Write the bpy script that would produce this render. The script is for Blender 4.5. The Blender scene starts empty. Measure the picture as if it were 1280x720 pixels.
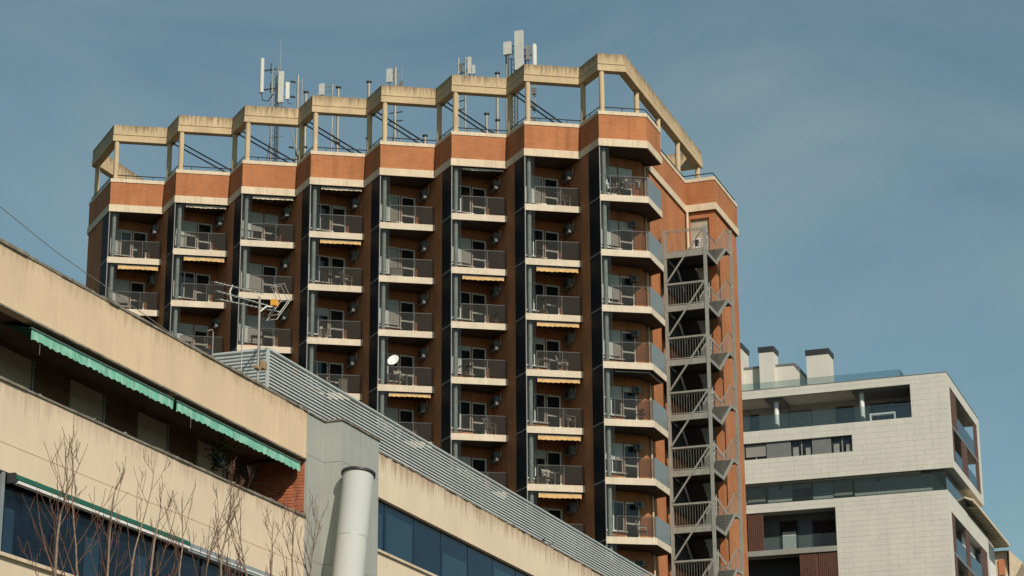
import bpy, math, random
from mathutils import Vector, Matrix
random.seed(7)
R = math.radians
scene = bpy.context.scene
COL = scene.collection

# ------------------------------------------------------------------ camera
# world axes follow the street grid: +Y runs along the cream facade, +X towards the street
G_ANG, PITCH, ROLL = R(19.8), 0.3059, -0.0059
cd = bpy.data.cameras.new('camera'); cam = bpy.data.objects.new('camera', cd); COL.objects.link(cam)
cd.sensor_width = 36.0; cd.lens = 2847.3 / 1280 * 36.0; cd.clip_start = 0.5; cd.clip_end = 6000
_r0 = Vector((math.cos(G_ANG), math.sin(G_ANG), 0)); _f0 = Vector((-math.sin(G_ANG), math.cos(G_ANG), 0))
_F = _f0 * math.cos(PITCH) + Vector((0, 0, math.sin(PITCH)))
_U0 = -_f0 * math.sin(PITCH) + Vector((0, 0, math.cos(PITCH)))
_Rt = _r0 * math.cos(ROLL) + _U0 * math.sin(ROLL)
_U = -_r0 * math.sin(ROLL) + _U0 * math.cos(ROLL)
cam.matrix_world = Matrix(((_Rt.x, _U.x, -_F.x, 0), (_Rt.y, _U.y, -_F.y, 0), (_Rt.z, _U.z, -_F.z, 0), (0, 0, 0, 1)))
scene.camera = cam

# ------------------------------------------------------------------ sky and sun
SUN_EL = R(38.5); SUN_ANG = R(-42.5)            # bearing of the sun in the XY plane
sdir = Vector((math.cos(SUN_ANG) * math.cos(SUN_EL), math.sin(SUN_ANG) * math.cos(SUN_EL), math.sin(SUN_EL)))
world = bpy.data.worlds.new('World'); scene.world = world; world.use_nodes = True
nt = world.node_tree; N = nt.nodes; LK = nt.links
bg = N['Background']; bg.inputs['Strength'].default_value = 0.088
sky = N.new('ShaderNodeTexSky'); sky.sky_type = 'NISHITA'; sky.sun_disc = False
sky.sun_elevation = SUN_EL; sky.sun_rotation = math.pi / 2 - SUN_ANG
sky.altitude = 600; sky.air_density = 1.0; sky.dust_density = 1.0; sky.ozone_density = 1.0
tc = N.new('ShaderNodeTexCoord'); mp = N.new('ShaderNodeMapping'); mp.inputs['Scale'].default_value = (1.0, 1.0, 2.0)
mp.inputs['Rotation'].default_value = (0.2, 0.35, 0.5)
nz = N.new('ShaderNodeTexNoise'); nz.inputs['Scale'].default_value = 3.0; nz.inputs['Detail'].default_value = 7; nz.inputs['Roughness'].default_value = 0.55
nz.inputs['Distortion'].default_value = 1.0
rp = N.new('ShaderNodeValToRGB'); rp.color_ramp.elements[0].position = 0.28; rp.color_ramp.elements[1].position = 0.68
rp.color_ramp.elements[0].color = (0, 0, 0, 1); rp.color_ramp.elements[1].color = (0.46, 0.46, 0.46, 1)
mx = N.new('ShaderNodeMixRGB'); mx.inputs['Color2'].default_value = (4.3, 5.35, 5.3, 1)
LK.new(tc.outputs['Generated'], mp.inputs['Vector']); LK.new(mp.outputs['Vector'], nz.inputs['Vector'])
LK.new(nz.outputs['Fac'], rp.inputs['Fac']); LK.new(rp.outputs['Color'], mx.inputs['Fac'])
tint = N.new('ShaderNodeMixRGB'); tint.blend_type = 'MULTIPLY'; tint.inputs['Fac'].default_value = 1; tint.inputs['Color2'].default_value = (0.79, 1.045, 0.92, 1)
LK.new(sky.outputs['Color'], tint.inputs['Color1']); LK.new(tint.outputs['Color'], mx.inputs['Color1']); LK.new(mx.outputs['Color'], bg.inputs['Color'])
sl = bpy.data.lights.new('sun', 'SUN'); sl.energy = 5.0; sl.angle = R(0.53); sl.color = (1.0, 0.91, 0.78)
so = bpy.data.objects.new('sun', sl); COL.objects.link(so); so.location = (60, -60, 90)
so.rotation_euler = (-sdir).to_track_quat('-Z', 'Y').to_euler()
scene.view_settings.view_transform = 'Standard'; scene.view_settings.look = 'None'
scene.view_settings.exposure = -0.08; scene.view_settings.gamma = 1.0
scene.render.engine = 'CYCLES'

# ------------------------------------------------------------------ helpers
class MB:
    def __init__(s): s.v = []; s.f = []; s.sm = []
    def add(s, vs, fs, smooth=False):
        o = len(s.v); s.v += [tuple(map(float, p)) for p in vs]
        for f in fs: s.f.append(tuple(i + o for i in f)); s.sm.append(smooth)
        return s
    def obox(s, o, a, b, c):
        o, a, b, c = Vector(o), Vector(a), Vector(b), Vector(c)
        vs = [o, o + a, o + a + b, o + b, o + c, o + a + c, o + a + b + c, o + b + c]
        fs = [(0, 3, 2, 1), (4, 5, 6, 7), (0, 1, 5, 4), (1, 2, 6, 5), (2, 3, 7, 6), (3, 0, 4, 7)]
        if a.cross(b).dot(c) < 0: fs = [f[::-1] for f in fs]
        return s.add(vs, fs)
    def box(s, x0, x1, y0, y1, z0, z1):
        return s.obox((x0, y0, z0), (x1 - x0, 0, 0), (0, y1 - y0, 0), (0, 0, z1 - z0))
    def prism(s, poly, z0, z1):
        n = len(poly); ar = sum(poly[i][0] * poly[(i + 1) % n][1] - poly[(i + 1) % n][0] * poly[i][1] for i in range(n))
        if ar < 0: poly = poly[::-1]
        vs = [(p[0], p[1], z0) for p in poly] + [(p[0], p[1], z1) for p in poly]
        fs = [tuple(range(n))[::-1], tuple(range(n, 2 * n))] + [(i, (i + 1) % n, n + (i + 1) % n, n + i) for i in range(n)]
        return s.add(vs, fs)
    def tube(s, pts, rad, n=8, cap=True):
        pts = [Vector(p) for p in pts]; m = len(pts)
        if not isinstance(rad, (list, tuple)): rad = [rad] * m
        vs = []
        for i, p in enumerate(pts):
            t = (pts[min(i + 1, m - 1)] - pts[max(i - 1, 0)]).normalized()
            u = t.cross(Vector((0.31, 0.17, 0.94)) if abs(t.z) < 0.9 else Vector((1, 0.1, 0))).normalized(); w = t.cross(u)
            for k in range(n):
                a = 2 * math.pi * k / n; vs.append(p + (u * math.cos(a) + w * math.sin(a)) * rad[i])
        fs = [(i * n + k, i * n + (k + 1) % n, (i + 1) * n + (k + 1) % n, (i + 1) * n + k) for i in range(m - 1) for k in range(n)]
        s.add(vs, fs, n > 4)
        if cap:
            s.add(vs[:n], [tuple(range(n))[::-1]]); s.add(vs[-n:], [tuple(range(n))])
        return s
    def bar(s, p, q, w, h=None):          # rectangular bar between two points
        p, q = Vector(p), Vector(q); h = h or w; t = (q - p).normalized()
        side = t.cross(Vector((0, 0, 1)));
        if side.length < 1e-3: side = Vector((1, 0, 0))
        side.normalize(); up = side.cross(t)
        return s.obox(p - side * w / 2 - up * h / 2, q - p, side * w, up * h)
    def lathe(s, prof, c=(0, 0, 0), n=16, axis='z'):
        vs = []
        for (r, z) in prof:
            for k in range(n):
                a = 2 * math.pi * k / n
                vs.append((c[0] + r * math.cos(a), c[1] + r * math.sin(a), c[2] + z))
        m = len(prof)
        s.add(vs, [(i * n + k, i * n + (k + 1) % n, (i + 1) * n + (k + 1) % n, (i + 1) * n + k) for i in range(m - 1) for k in range(n)], True)
        return s
    def mesh(s, name='mesh'):
        me = bpy.data.meshes.new(name); me.from_pydata(s.v, [], s.f); me.update()
        me.polygons.foreach_set('use_smooth', s.sm); return me

ORG = {}
def thing(name, label, cat, loc=(0, 0, 0), rot=0.0, group=None):
    o = bpy.data.objects.new(name, None); COL.objects.link(o); o.empty_display_size = 0.3
    o.location = loc; o.rotation_euler = (0, 0, rot); o['label'] = label; o['category'] = cat
    if group: o['group'] = group
    ORG[o] = Vector(loc) if rot == 0.0 else None
    return o
def part(name, mb, mat, parent=None, loc=None, label=None, kind=None):
    """mesh coordinates are world ones under an unrotated thing (loc = world offset of a shared mesh), local ones under a rotated thing"""
    me = mb.mesh(name) if isinstance(mb, MB) else mb
    if not me.materials: me.materials.append(mat)
    o = bpy.data.objects.new(name, me); COL.objects.link(o)
    w = Vector(loc) if loc is not None else Vector((0, 0, 0))
    if parent is not None:
        po = ORG.get(parent)
        o.parent = parent; o.location = (w - po) if po is not None else w
        ORG[o] = w if po is not None else None
    else: o.location = w; ORG[o] = w
    if label: o['label'] = label
    if kind: o['kind'] = kind
    if mat is not None and me.materials[0] != mat:
        o.material_slots[0].link = 'OBJECT'; o.material_slots[0].material = mat
    return o
def single(name, mb, mat, label, cat, group=None, loc=None):
    o = part(name, mb, mat, None, loc); o['label'] = label; o['category'] = cat
    if group: o['group'] = group
    return o
def copy_thing(src, loc, rot, label):
    c = src.copy(); COL.objects.link(c); c.location = loc; c.rotation_euler = (0, 0, rot); c['label'] = label
    for ch in list(src.children):
        k = ch.copy(); COL.objects.link(k); k.parent = c
        for gch in list(ch.children):
            q = gch.copy(); COL.objects.link(q); q.parent = k
    return c
def mitre(pts, off, closed=True):
    """offset a polyline to its left by off"""
    n = len(pts); out = []
    for i in range(n):
        p = Vector(pts[i][:2]); a = Vector(pts[i - 1][:2]) if (closed or i > 0) else None
        b = Vector(pts[(i + 1) % n][:2]) if (closed or i < n - 1) else None
        n1 = n2 = None
        if a is not None: t = (p - a).normalized(); n1 = Vector((-t.y, t.x))
        if b is not None: t = (b - p).normalized(); n2 = Vector((-t.y, t.x))
        if n1 is None: n1 = n2
        if n2 is None: n2 = n1
        m = (n1 + n2).normalized(); out.append(tuple(p + m * (off / max(0.25, m.dot(n1)))))
    return out

# ------------------------------------------------------------------ materials
def mat(name, col, rough=0.75, metal=0.0, var=0.10, vscale=1.5, streak=0.0, scol=None, bump=0.0, bscale=40, spec=0.4, fine=0.0, coat=0.0, drip=None):
    m = bpy.data.materials.new(name); m.use_nodes = True; t = m.node_tree; nd = t.nodes; lk = t.links; b = nd['Principled BSDF']
    b.inputs['Roughness'].default_value = rough; b.inputs['Metallic'].default_value = metal; b.inputs['Specular IOR Level'].default_value = spec
    geo = nd.new('ShaderNodeNewGeometry')
    n1 = nd.new('ShaderNodeTexNoise'); n1.inputs['Scale'].default_value = vscale; n1.inputs['Detail'].default_value = 6; n1.inputs['Roughness'].default_value = 0.6
    lk.new(geo.outputs['Position'], n1.inputs['Vector'])
    r1 = nd.new('ShaderNodeValToRGB'); r1.color_ramp.elements[0].position = 0.3; r1.color_ramp.elements[1].position = 0.7
    d = tuple(max(0, c * (1 - var)) for c in col); e = tuple(min(1, c * (1 + var)) for c in col)
    r1.color_ramp.elements[0].color = (*d, 1); r1.color_ramp.elements[1].color = (*e, 1)
    lk.new(n1.outputs['Fac'], r1.inputs['Fac']); out = r1.outputs['Color']
    if streak > 0:
        mp = nd.new('ShaderNodeMapping'); mp.inputs['Scale'].default_value = (6.5, 6.5, 0.35); lk.new(geo.outputs['Position'], mp.inputs['Vector'])
        n2 = nd.new('ShaderNodeTexNoise'); n2.inputs['Scale'].default_value = 1.0; n2.inputs['Detail'].default_value = 5; n2.inputs['Roughness'].default_value = 0.65
        lk.new(mp.outputs['Vector'], n2.inputs['Vector'])
        r2 = nd.new('ShaderNodeValToRGB'); r2.color_ramp.elements[0].position = 0.52; r2.color_ramp.elements[1].position = 0.78
        r2.color_ramp.elements[0].color = (0, 0, 0, 1); r2.color_ramp.elements[1].color = (streak, streak, streak, 1)
        lk.new(n2.outputs['Fac'], r2.inputs['Fac'])
        r2.color_ramp.elements[0].position = 0.46; r2.color_ramp.elements[1].position = 0.70
        mxx = nd.new('ShaderNodeMixRGB'); mxx.inputs['Color2'].default_value = (*(scol or tuple(c * 0.45 for c in col)), 1)
        lk.new(r2.outputs['Color'], mxx.inputs['Fac']); lk.new(out, mxx.inputs['Color1']); out = mxx.outputs['Color']
    if drip:
        ztop, dl, dcol, dst = drip
        sx = nd.new('ShaderNodeSeparateXYZ'); lk.new(geo.outputs['Position'], sx.inputs[0])
        mr = nd.new('ShaderNodeMapRange'); mr.inputs['From Min'].default_value = ztop - dl; mr.inputs['From Max'].default_value = ztop; lk.new(sx.outputs['Z'], mr.inputs['Value'])
        mq = nd.new('ShaderNodeMapping'); mq.inputs['Scale'].default_value = (4.5, 4.5, 0.5); lk.new(geo.outputs['Position'], mq.inputs['Vector'])
        n5 = nd.new('ShaderNodeTexNoise'); n5.inputs['Scale'].default_value = 1.6; n5.inputs['Detail'].default_value = 7; n5.inputs['Roughness'].default_value = 0.7; lk.new(mq.outputs['Vector'], n5.inputs['Vector'])
        ad = nd.new('ShaderNodeMath'); ad.operation = 'MULTIPLY_ADD'; lk.new(mr.outputs['Result'], ad.inputs[0]); ad.inputs[1].default_value = 0.42; lk.new(n5.outputs['Fac'], ad.inputs[2])
        r5 = nd.new('ShaderNodeValToRGB'); r5.color_ramp.elements[0].position = 0.68; r5.color_ramp.elements[0].color = (0, 0, 0, 1); r5.color_ramp.elements[1].position = 0.95; r5.color_ramp.elements[1].color = (dst, dst, dst, 1)
        lk.new(ad.outputs['Value'], r5.inputs['Fac']); m5 = nd.new('ShaderNodeMixRGB'); m5.inputs['Color2'].default_value = (*dcol, 1)
        lk.new(r5.outputs['Color'], m5.inputs['Fac']); lk.new(out, m5.inputs['Color1']); out = m5.outputs['Color']
    if fine > 0:
        n3 = nd.new('ShaderNodeTexNoise'); n3.inputs['Scale'].default_value = 60; n3.inputs['Detail'].default_value = 2; lk.new(geo.outputs['Position'], n3.inputs['Vector'])
        mu = nd.new('ShaderNodeMixRGB'); mu.blend_type = 'MULTIPLY'; mu.inputs['Fac'].default_value = fine
        r3 = nd.new('ShaderNodeValToRGB'); r3.color_ramp.elements[0].position = 0.35; r3.color_ramp.elements[0].color = (0.45, 0.45, 0.45, 1); r3.color_ramp.elements[1].position = 0.6
        lk.new(n3.outputs['Fac'], r3.inputs['Fac']); lk.new(out, mu.inputs['Color1']); lk.new(r3.outputs['Color'], mu.inputs['Color2']); out = mu.outputs['Color']
    lk.new(out, b.inputs['Base Color'])
    if coat: b.inputs['Coat Weight'].default_value = coat
    if bump > 0:
        n4 = nd.new('ShaderNodeTexNoise'); n4.inputs['Scale'].default_value = bscale; n4.inputs['Detail'].default_value = 4; lk.new(geo.outputs['Position'], n4.inputs['Vector'])
        bp = nd.new('ShaderNodeBump'); bp.inputs['Strength'].default_value = bump; bp.inputs['Distance'].default_value = 0.02
        lk.new(n4.outputs['Fac'], bp.inputs['Height']); lk.new(bp.outputs['Normal'], b.inputs['Normal'])
    return m
def wallcoord(nd, lk, geo):
    cr = nd.new('ShaderNodeVectorMath'); cr.operation = 'CROSS_PRODUCT'; cr.inputs[1].default_value = (0, 0, 1); lk.new(geo.outputs['True Normal'], cr.inputs[0])
    nm = nd.new('ShaderNodeVectorMath'); nm.operation = 'NORMALIZE'; lk.new(cr.outputs['Vector'], nm.inputs[0])
    dt = nd.new('ShaderNodeVectorMath'); dt.operation = 'DOT_PRODUCT'; lk.new(nm.outputs['Vector'], dt.inputs[0]); lk.new(geo.outputs['Position'], dt.inputs[1])
    sp = nd.new('ShaderNodeSeparateXYZ'); lk.new(geo.outputs['Position'], sp.inputs[0])
    cb = nd.new('ShaderNodeCombineXYZ'); lk.new(dt.outputs['Value'], cb.inputs['X']); lk.new(sp.outputs['Z'], cb.inputs['Y'])
    return cb.outputs['Vector']
def brickmat(name, c1, c2, mortar, bw=0.25, bh=0.065, ms=0.008):
    m = bpy.data.materials.new(name); m.use_nodes = True; t = m.node_tree; nd = t.nodes; lk = t.links; b = nd['Principled BSDF']
    geo = nd.new('ShaderNodeNewGeometry'); vec = wallcoord(nd, lk, geo)
    br = nd.new('ShaderNodeTexBrick'); br.inputs['Scale'].default_value = 1; br.inputs['Brick Width'].default_value = bw; br.inputs['Row Height'].default_value = bh
    br.inputs['Mortar Size'].default_value = ms; br.inputs['Mortar Smooth'].default_value = 0.3; br.inputs['Color1'].default_value = (*c1, 1); br.inputs['Color2'].default_value = (*c2, 1); br.inputs['Mortar'].default_value = (*mortar, 1)
    lk.new(vec, br.inputs['Vector'])
    nz = nd.new('ShaderNodeTexNoise'); nz.inputs['Scale'].default_value = 0.5; nz.inputs['Detail'].default_value = 8; nz.inputs['Roughness'].default_value = 0.65; lk.new(geo.outputs['Position'], nz.inputs['Vector'])
    rr = nd.new('ShaderNodeValToRGB'); rr.color_ramp.elements[0].position = 0.3; rr.color_ramp.elements[0].color = (0.76, 0.74, 0.72, 1); rr.color_ramp.elements[1].position = 0.68; rr.color_ramp.elements[1].color = (1.07, 1.06, 1.04, 1)
    lk.new(nz.outputs['Fac'], rr.inputs['Fac'])
    mu = nd.new('ShaderNodeMixRGB'); mu.blend_type = 'MULTIPLY'; mu.inputs['Fac'].default_value = 1; lk.new(br.outputs['Color'], mu.inputs['Color1']); lk.new(rr.outputs['Color'], mu.inputs['Color2'])
    mp = nd.new('ShaderNodeMapping'); mp.inputs['Scale'].default_value = (3.0, 3.0, 0.25); lk.new(geo.outputs['Position'], mp.inputs['Vector'])
    n2 = nd.new('ShaderNodeTexNoise'); n2.inputs['Scale'].default_value = 1.0; n2.inputs['Detail'].default_value = 6; lk.new(mp.outputs['Vector'], n2.inputs['Vector'])
    r2 = nd.new('ShaderNodeValToRGB'); r2.color_ramp.elements[0].position = 0.5; r2.color_ramp.elements[0].color = (1, 1, 1, 1); r2.color_ramp.elements[1].position = 0.8; r2.color_ramp.elements[1].color = (0.72, 0.68, 0.64, 1)
    lk.new(n2.outputs['Fac'], r2.inputs['Fac'])
    m2 = nd.new('ShaderNodeMixRGB'); m2.blend_type = 'MULTIPLY'; m2.inputs['Fac'].default_value = 1; lk.new(mu.outputs['Color'], m2.inputs['Color1']); lk.new(r2.outputs['Color'], m2.inputs['Color2'])
    lk.new(m2.outputs['Color'], b.inputs['Base Color']); b.inputs['Roughness'].default_value = 0.85; b.inputs['Specular IOR Level'].default_value = 0.25
    bp = nd.new('ShaderNodeBump'); bp.inputs['Strength'].default_value = 0.5; bp.inputs['Distance'].default_value = 0.01; lk.new(br.outputs['Fac'], bp.inputs['Height']); bp.invert = True
    lk.new(bp.outputs['Normal'], b.inputs['Normal'])
    return m
def glassmat(name, tint, gloss=(0.9, 0.95, 1.0), body=None, bodyfac=0.0, rough=0.02, ior=1.5):
    m = bpy.data.materials.new(name); m.use_nodes = True; t = m.node_tree; nd = t.nodes; lk = t.links
    nd.remove(nd['Principled BSDF']); out = nd['Material Output']
    tr = nd.new('ShaderNodeBsdfTransparent'); tr.inputs['Color'].default_value = (*tint, 1)
    gl = nd.new('ShaderNodeBsdfGlossy'); gl.inputs['Color'].default_value = (*gloss, 1); gl.inputs['Roughness'].default_value = rough
    fr = nd.new('ShaderNodeFresnel'); fr.inputs['IOR'].default_value = ior
    m1 = nd.new('ShaderNodeMixShader'); lk.new(fr.outputs['Fac'], m1.inputs['Fac'])
    base = tr.outputs['BSDF']
    if body:
        df = nd.new('ShaderNodeBsdfDiffuse'); df.inputs['Color'].default_value = (*body, 1)
        m0 = nd.new('ShaderNodeMixShader'); m0.inputs['Fac'].default_value = bodyfac; lk.new(tr.outputs['BSDF'], m0.inputs[1]); lk.new(df.outputs['BSDF'], m0.inputs[2]); base = m0.outputs['Shader']
    lk.new(base, m1.inputs[1]); lk.new(gl.outputs['BSDF'], m1.inputs[2]); lk.new(m1.outputs['Shader'], out.inputs['Surface'])
    return m

BRICK = brickmat('tower_brick', (0.47, 0.178, 0.068), (0.41, 0.147, 0.055), (0.37, 0.19, 0.11))
BRICKD = brickmat('recess_brick', (0.30, 0.085, 0.04), (0.25, 0.07, 0.034), (0.23, 0.105, 0.07))
RBRICK = mat('red_brick', (0.40, 0.125, 0.055), 0.85, var=0.25, vscale=5, bump=0.3)
MORTAR = mat('mortar', (0.34, 0.22, 0.15), 0.9, var=0.15)
CONC = mat('crown_concrete', (0.52, 0.39, 0.235), 0.85, var=0.14, vscale=0.9, streak=0.22, scol=(0.26, 0.19, 0.11), bump=0.35, bscale=12, fine=0.2, drip=(45.5, 0.85, (0.13, 0.095, 0.06), 0.8))
BAND = mat('cream_render', (0.61, 0.50, 0.36), 0.8, var=0.09, vscale=1.4, streak=0.5, scol=(0.36, 0.27, 0.18), bump=0.2)
SLAB = mat('slab_render', (0.58, 0.495, 0.38), 0.8, var=0.10, vscale=1.3, streak=0.28, scol=(0.36, 0.29, 0.21), bump=0.2)
CREAM = mat('facade_cream', (0.66, 0.50, 0.33), 0.85, var=0.075, vscale=0.8, streak=0.20, scol=(0.43, 0.31, 0.20), bump=0.25, bscale=60, fine=0.12, drip=(12.25, 0.5, (0.30, 0.20, 0.12), 0.55))
CREAM2 = mat('facade_cream_pale', (0.67, 0.55, 0.405), 0.85, var=0.06, vscale=0.8, streak=0.18, scol=(0.46, 0.35, 0.24), bump=0.25, bscale=60, fine=0.12, drip=(12.25, 0.75, (0.28, 0.17, 0.10), 0.75))
CREAM3 = mat('spandrel_cream', (0.67, 0.54, 0.395), 0.85, var=0.07, vscale=0.8, streak=0.18, scol=(0.45, 0.34, 0.22), bump=0.25, bscale=60, fine=0.12, drip=(9.95, 0.6, (0.32, 0.22, 0.14), 0.5))
COPING = mat('coping_stone', (0.22, 0.19, 0.15), 0.9, var=0.5, vscale=4, bump=0.5, fine=0.5)
NAVY = mat('navy_panel', (0.008, 0.011, 0.016), 0.6, var=0.3, vscale=1, spec=0.12)
FLOORT = mat('terrace_tile', (0.08, 0.045, 0.032), 0.8, var=0.15)
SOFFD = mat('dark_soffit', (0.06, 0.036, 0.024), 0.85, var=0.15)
PILLAR = mat('grey_pillar', (0.40, 0.41, 0.39), 0.7, var=0.2, vscale=3, streak=0.4, bump=0.2)
ALU = mat('aluminium', (0.42, 0.44, 0.44), 0.4, 0.6, var=0.1)
POSTM = mat('post_metal', (0.20, 0.20, 0.19), 0.5, 0.2)
RAIL = mat('balcony_rail_metal', (0.045, 0.044, 0.043), 0.5, 0.2, var=0.15)
WHITE = mat('white_frame', (0.70, 0.69, 0.66), 0.45, var=0.06)
DKFR = mat('dark_frame', (0.03, 0.03, 0.032), 0.5)
PANE = mat('dark_pane', (0.012, 0.015, 0.018), 0.06, var=0.2, spec=0.5)
SHUT = mat('shutter_white', (0.52, 0.52, 0.49), 0.6, var=0.08)
CURTD = mat('dim_curtain', (0.22, 0.23, 0.215), 0.8, var=0.2, vscale=6)
CURT = mat('curtain', (0.42, 0.42, 0.39), 0.8, var=0.12, vscale=6)
BLACKST = mat('black_steel', (0.02, 0.02, 0.021), 0.5, 0.3)
GALV = mat('galvanised_steel', (0.30, 0.295, 0.26), 0.5, 0.25, var=0.14, vscale=3, streak=0.35, scol=(0.22, 0.17, 0.12))
STEELG = mat('grey_paint_steel', (0.30, 0.31, 0.28), 0.55, 0.1, var=0.15, vscale=2)
GRATE = mat('dark_grating', (0.035, 0.034, 0.032), 0.8, var=0.2)
RGLASS = glassmat('railing_glass', (0.60, 0.585, 0.56), body=(0.20, 0.20, 0.19), bodyfac=0.09, ior=1.10)
SGLASS = glassmat('screen_glass', (0.78, 0.80, 0.79), body=(0.2, 0.22, 0.22), bodyfac=0.03, ior=1.2)
FROST = mat('frosted_panel', (0.165, 0.20, 0.215), 0.3, var=0.06, vscale=3, spec=0.5)
WGLASS = glassmat('clear_glass', (0.80, 0.87, 0.87), body=(0.17, 0.23, 0.25), bodyfac=0.10, ior=1.4)
PLAST = mat('white_plastic', (0.80, 0.79, 0.75), 0.5, var=0.05)
WOOD = mat('weathered_wood', (0.30, 0.20, 0.11), 0.8, var=0.25, vscale=12)
ACW = mat('casing_white', (0.15, 0.15, 0.14), 0.5, var=0.12, vscale=4)
YEL = mat('awning_ochre', (0.60, 0.38, 0.16), 0.85, var=0.12, vscale=5)
YELW = mat('awning_pale', (0.62, 0.52, 0.38), 0.85, var=0.12, vscale=5)
GRN = mat('awning_green', (0.17, 0.47, 0.35), 0.85, var=0.25, vscale=7, streak=0.85, scol=(0.44, 0.60, 0.50), fine=0.3)
GRND = mat('awning_dark_green', (0.015, 0.11, 0.075), 0.7, var=0.2)
CLAD = mat('grey_cladding', (0.36, 0.365, 0.33), 0.5, 0.1, var=0.05, vscale=0.8, streak=0.2)
DUCT = mat('duct_light_grey', (0.42, 0.43, 0.41), 0.85, 0.0, var=0.03, vscale=0.8)
LOUV = mat('louvre_steel', (0.40, 0.43, 0.42), 0.6, 0.0, var=0.10, vscale=0.7, streak=0.2)
BLUE = mat('blue_glass', (0.0015, 0.014, 0.036), 0.05, var=0.15, vscale=0.6, spec=0.25)
NGLASS = mat('night_glass', (0.004, 0.008, 0.016), 0.05, var=0.4, vscale=1.0, spec=0.3)
ROLL_ = mat('roller_shutter', (0.42, 0.34, 0.27), 0.7, var=0.08)
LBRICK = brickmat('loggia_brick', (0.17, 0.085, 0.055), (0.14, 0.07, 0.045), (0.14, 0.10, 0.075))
WTILE = mat('pale_tile', (0.57, 0.54, 0.475), 0.55, var=0.06, vscale=0.7, streak=0.12)
ANT = mat('antenna_grey', (0.50, 0.50, 0.46), 0.55, var=0.1, vscale=3)
WJOINT = mat('tile_joint', (0.50, 0.47, 0.41), 0.8)
GREYP = mat('grey_panel', (0.155, 0.16, 0.155), 0.5, var=0.06)
BROWN = mat('brown_board', (0.105, 0.045, 0.028), 0.6, var=0.2, vscale=3)
SOFF = mat('pale_soffit', (0.55, 0.52, 0.46), 0.8)
ASPH = mat('asphalt', (0.05, 0.05, 0.05), 0.95, var=0.3, vscale=2)
PAVE = mat('pavement_slab', (0.12, 0.112, 0.10), 0.9, var=0.15)
TURF = mat('park_ground', (0.035, 0.04, 0.024), 0.95, var=0.3, vscale=0.4)
ROOFG = mat('roof_gravel', (0.15, 0.14, 0.125), 0.95, var=0.2, vscale=8)
BARK = mat('twig_bark', (0.11, 0.055, 0.037), 0.85, var=0.35, vscale=8)
BARKT = mat('trunk_bark', (0.21, 0.155, 0.115), 0.9, var=0.3, vscale=14, bump=0.5)
ORANGE = mat('orange_plastic', (0.75, 0.34, 0.05), 0.5)
LEAF = mat('dark_leaf', (0.03, 0.06, 0.02), 0.7, var=0.4, vscale=9)
CLOTHS = [mat('cloth_%d' % i, c, 0.9, var=0.15, vscale=8) for i, c in enumerate([(0.55, 0.50, 0.45), (0.10, 0.22, 0.24), (0.45, 0.16, 0.10), (0.30, 0.30, 0.34)])]
ORANGEW = mat('orange_render', (0.46, 0.17, 0.08), 0.85, var=0.1)
BIRD = mat('pigeon_feather', (0.11, 0.11, 0.12), 0.7, var=0.3, vscale=30)

GZ = -1.6       # street level below the lens
# ------------------------------------------------------------------ ground
def struct(name, mb, m):
    o = part(name, mb, m); o['kind'] = 'structure'; return o
struct('ground', MB().box(-3000, 3000, -3000, 3000, GZ - 0.5, GZ), TURF)
struct('road', MB().box(-14.0, -4.0, -300, 600, GZ - 0.1, GZ + 0.004), ASPH)
struct('pavement', MB().box(-20.2, -14.0, -300, 140, GZ - 0.1, GZ + 0.13), PAVE)

# ------------------------------------------------------------------ apartment tower
NC = 8; STEP = 3.905; H = 2.834; ZF = 37.97; CLR = H - 0.33
def Lc(i): return Vector((-31.49 - STEP * (7 - i), 100.27))
LV = Vector((2.445, 1.44)); LH = LV.normalized(); FN = Vector((LH.y, -LH.x))       # lit front: direction and outward normal
D = Vector((1, -1)).normalized(); E_ = Vector((1, 1)).normalized()
DEP = 1.10
tower = thing('apartment_tower', 'tall orange brick apartment tower with stepped balconies and concrete roof frame', 'tower', (-45, 108, GZ))
Ai = lambda i: Lc(i) - D * DEP
Bi = lambda i: Ai(i) + E_ * 2.76
v3 = lambda p, z: (p.x, p.y, z)
WX = -30.25
Q0 = Ai(0) - D * 3.15
B8 = Ai(7) + E_ * ((WX - Ai(7).x) / E_.x)
NVIS = [3, 4, 4, 5, 6, 7, 8, 8]          # storeys with built balconies per column
TOPW = 40.5
# fins (shaded brick walls between columns) as solid prisms with thickness
def wallseg(name, a, b, z0, z1, m, th=0.28, lab=None):
    a, b = Vector(a[:2]), Vector(b[:2]); t = (b - a).normalized(); nl = Vector((-t.y, t.x))
    return part(name, MB().prism([tuple(a), tuple(b), tuple(b + nl * th), tuple(a + nl * th)], z0, z1), m, tower, label=lab)
wallseg('wall', Q0, Ai(0) + D * 0.0, GZ, TOPW, BRICK)
for i in range(7):
    wallseg('wall', Bi(i), Ai(i + 1), GZ, TOPW, BRICK)
NOOKY, OUTX, FARY = 111.5, -28.65, 116.1
part('wall', MB().prism([tuple(B8), (WX, NOOKY), (WX - 0.3, NOOKY + 0.3), (WX - 0.3, B8.y)], GZ, TOPW), BRICK, tower)
part('wall', MB().prism([(OUTX, NOOKY + 0.001), (OUTX, FARY), (OUTX - 0.3, FARY), (OUTX - 0.3, NOOKY + 0.3)], GZ, TOPW), BRICK, tower)
part('wall', MB().box(Q0.x, OUTX - 0.3, FARY - 0.3, FARY - 0.002, GZ, TOPW), BRICK, tower)
part('wall', MB().box(Q0.x + 0.002, Q0.x + 0.3, Q0.y + 0.1, FARY - 0.3, GZ, TOPW), BRICK, tower)
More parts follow.
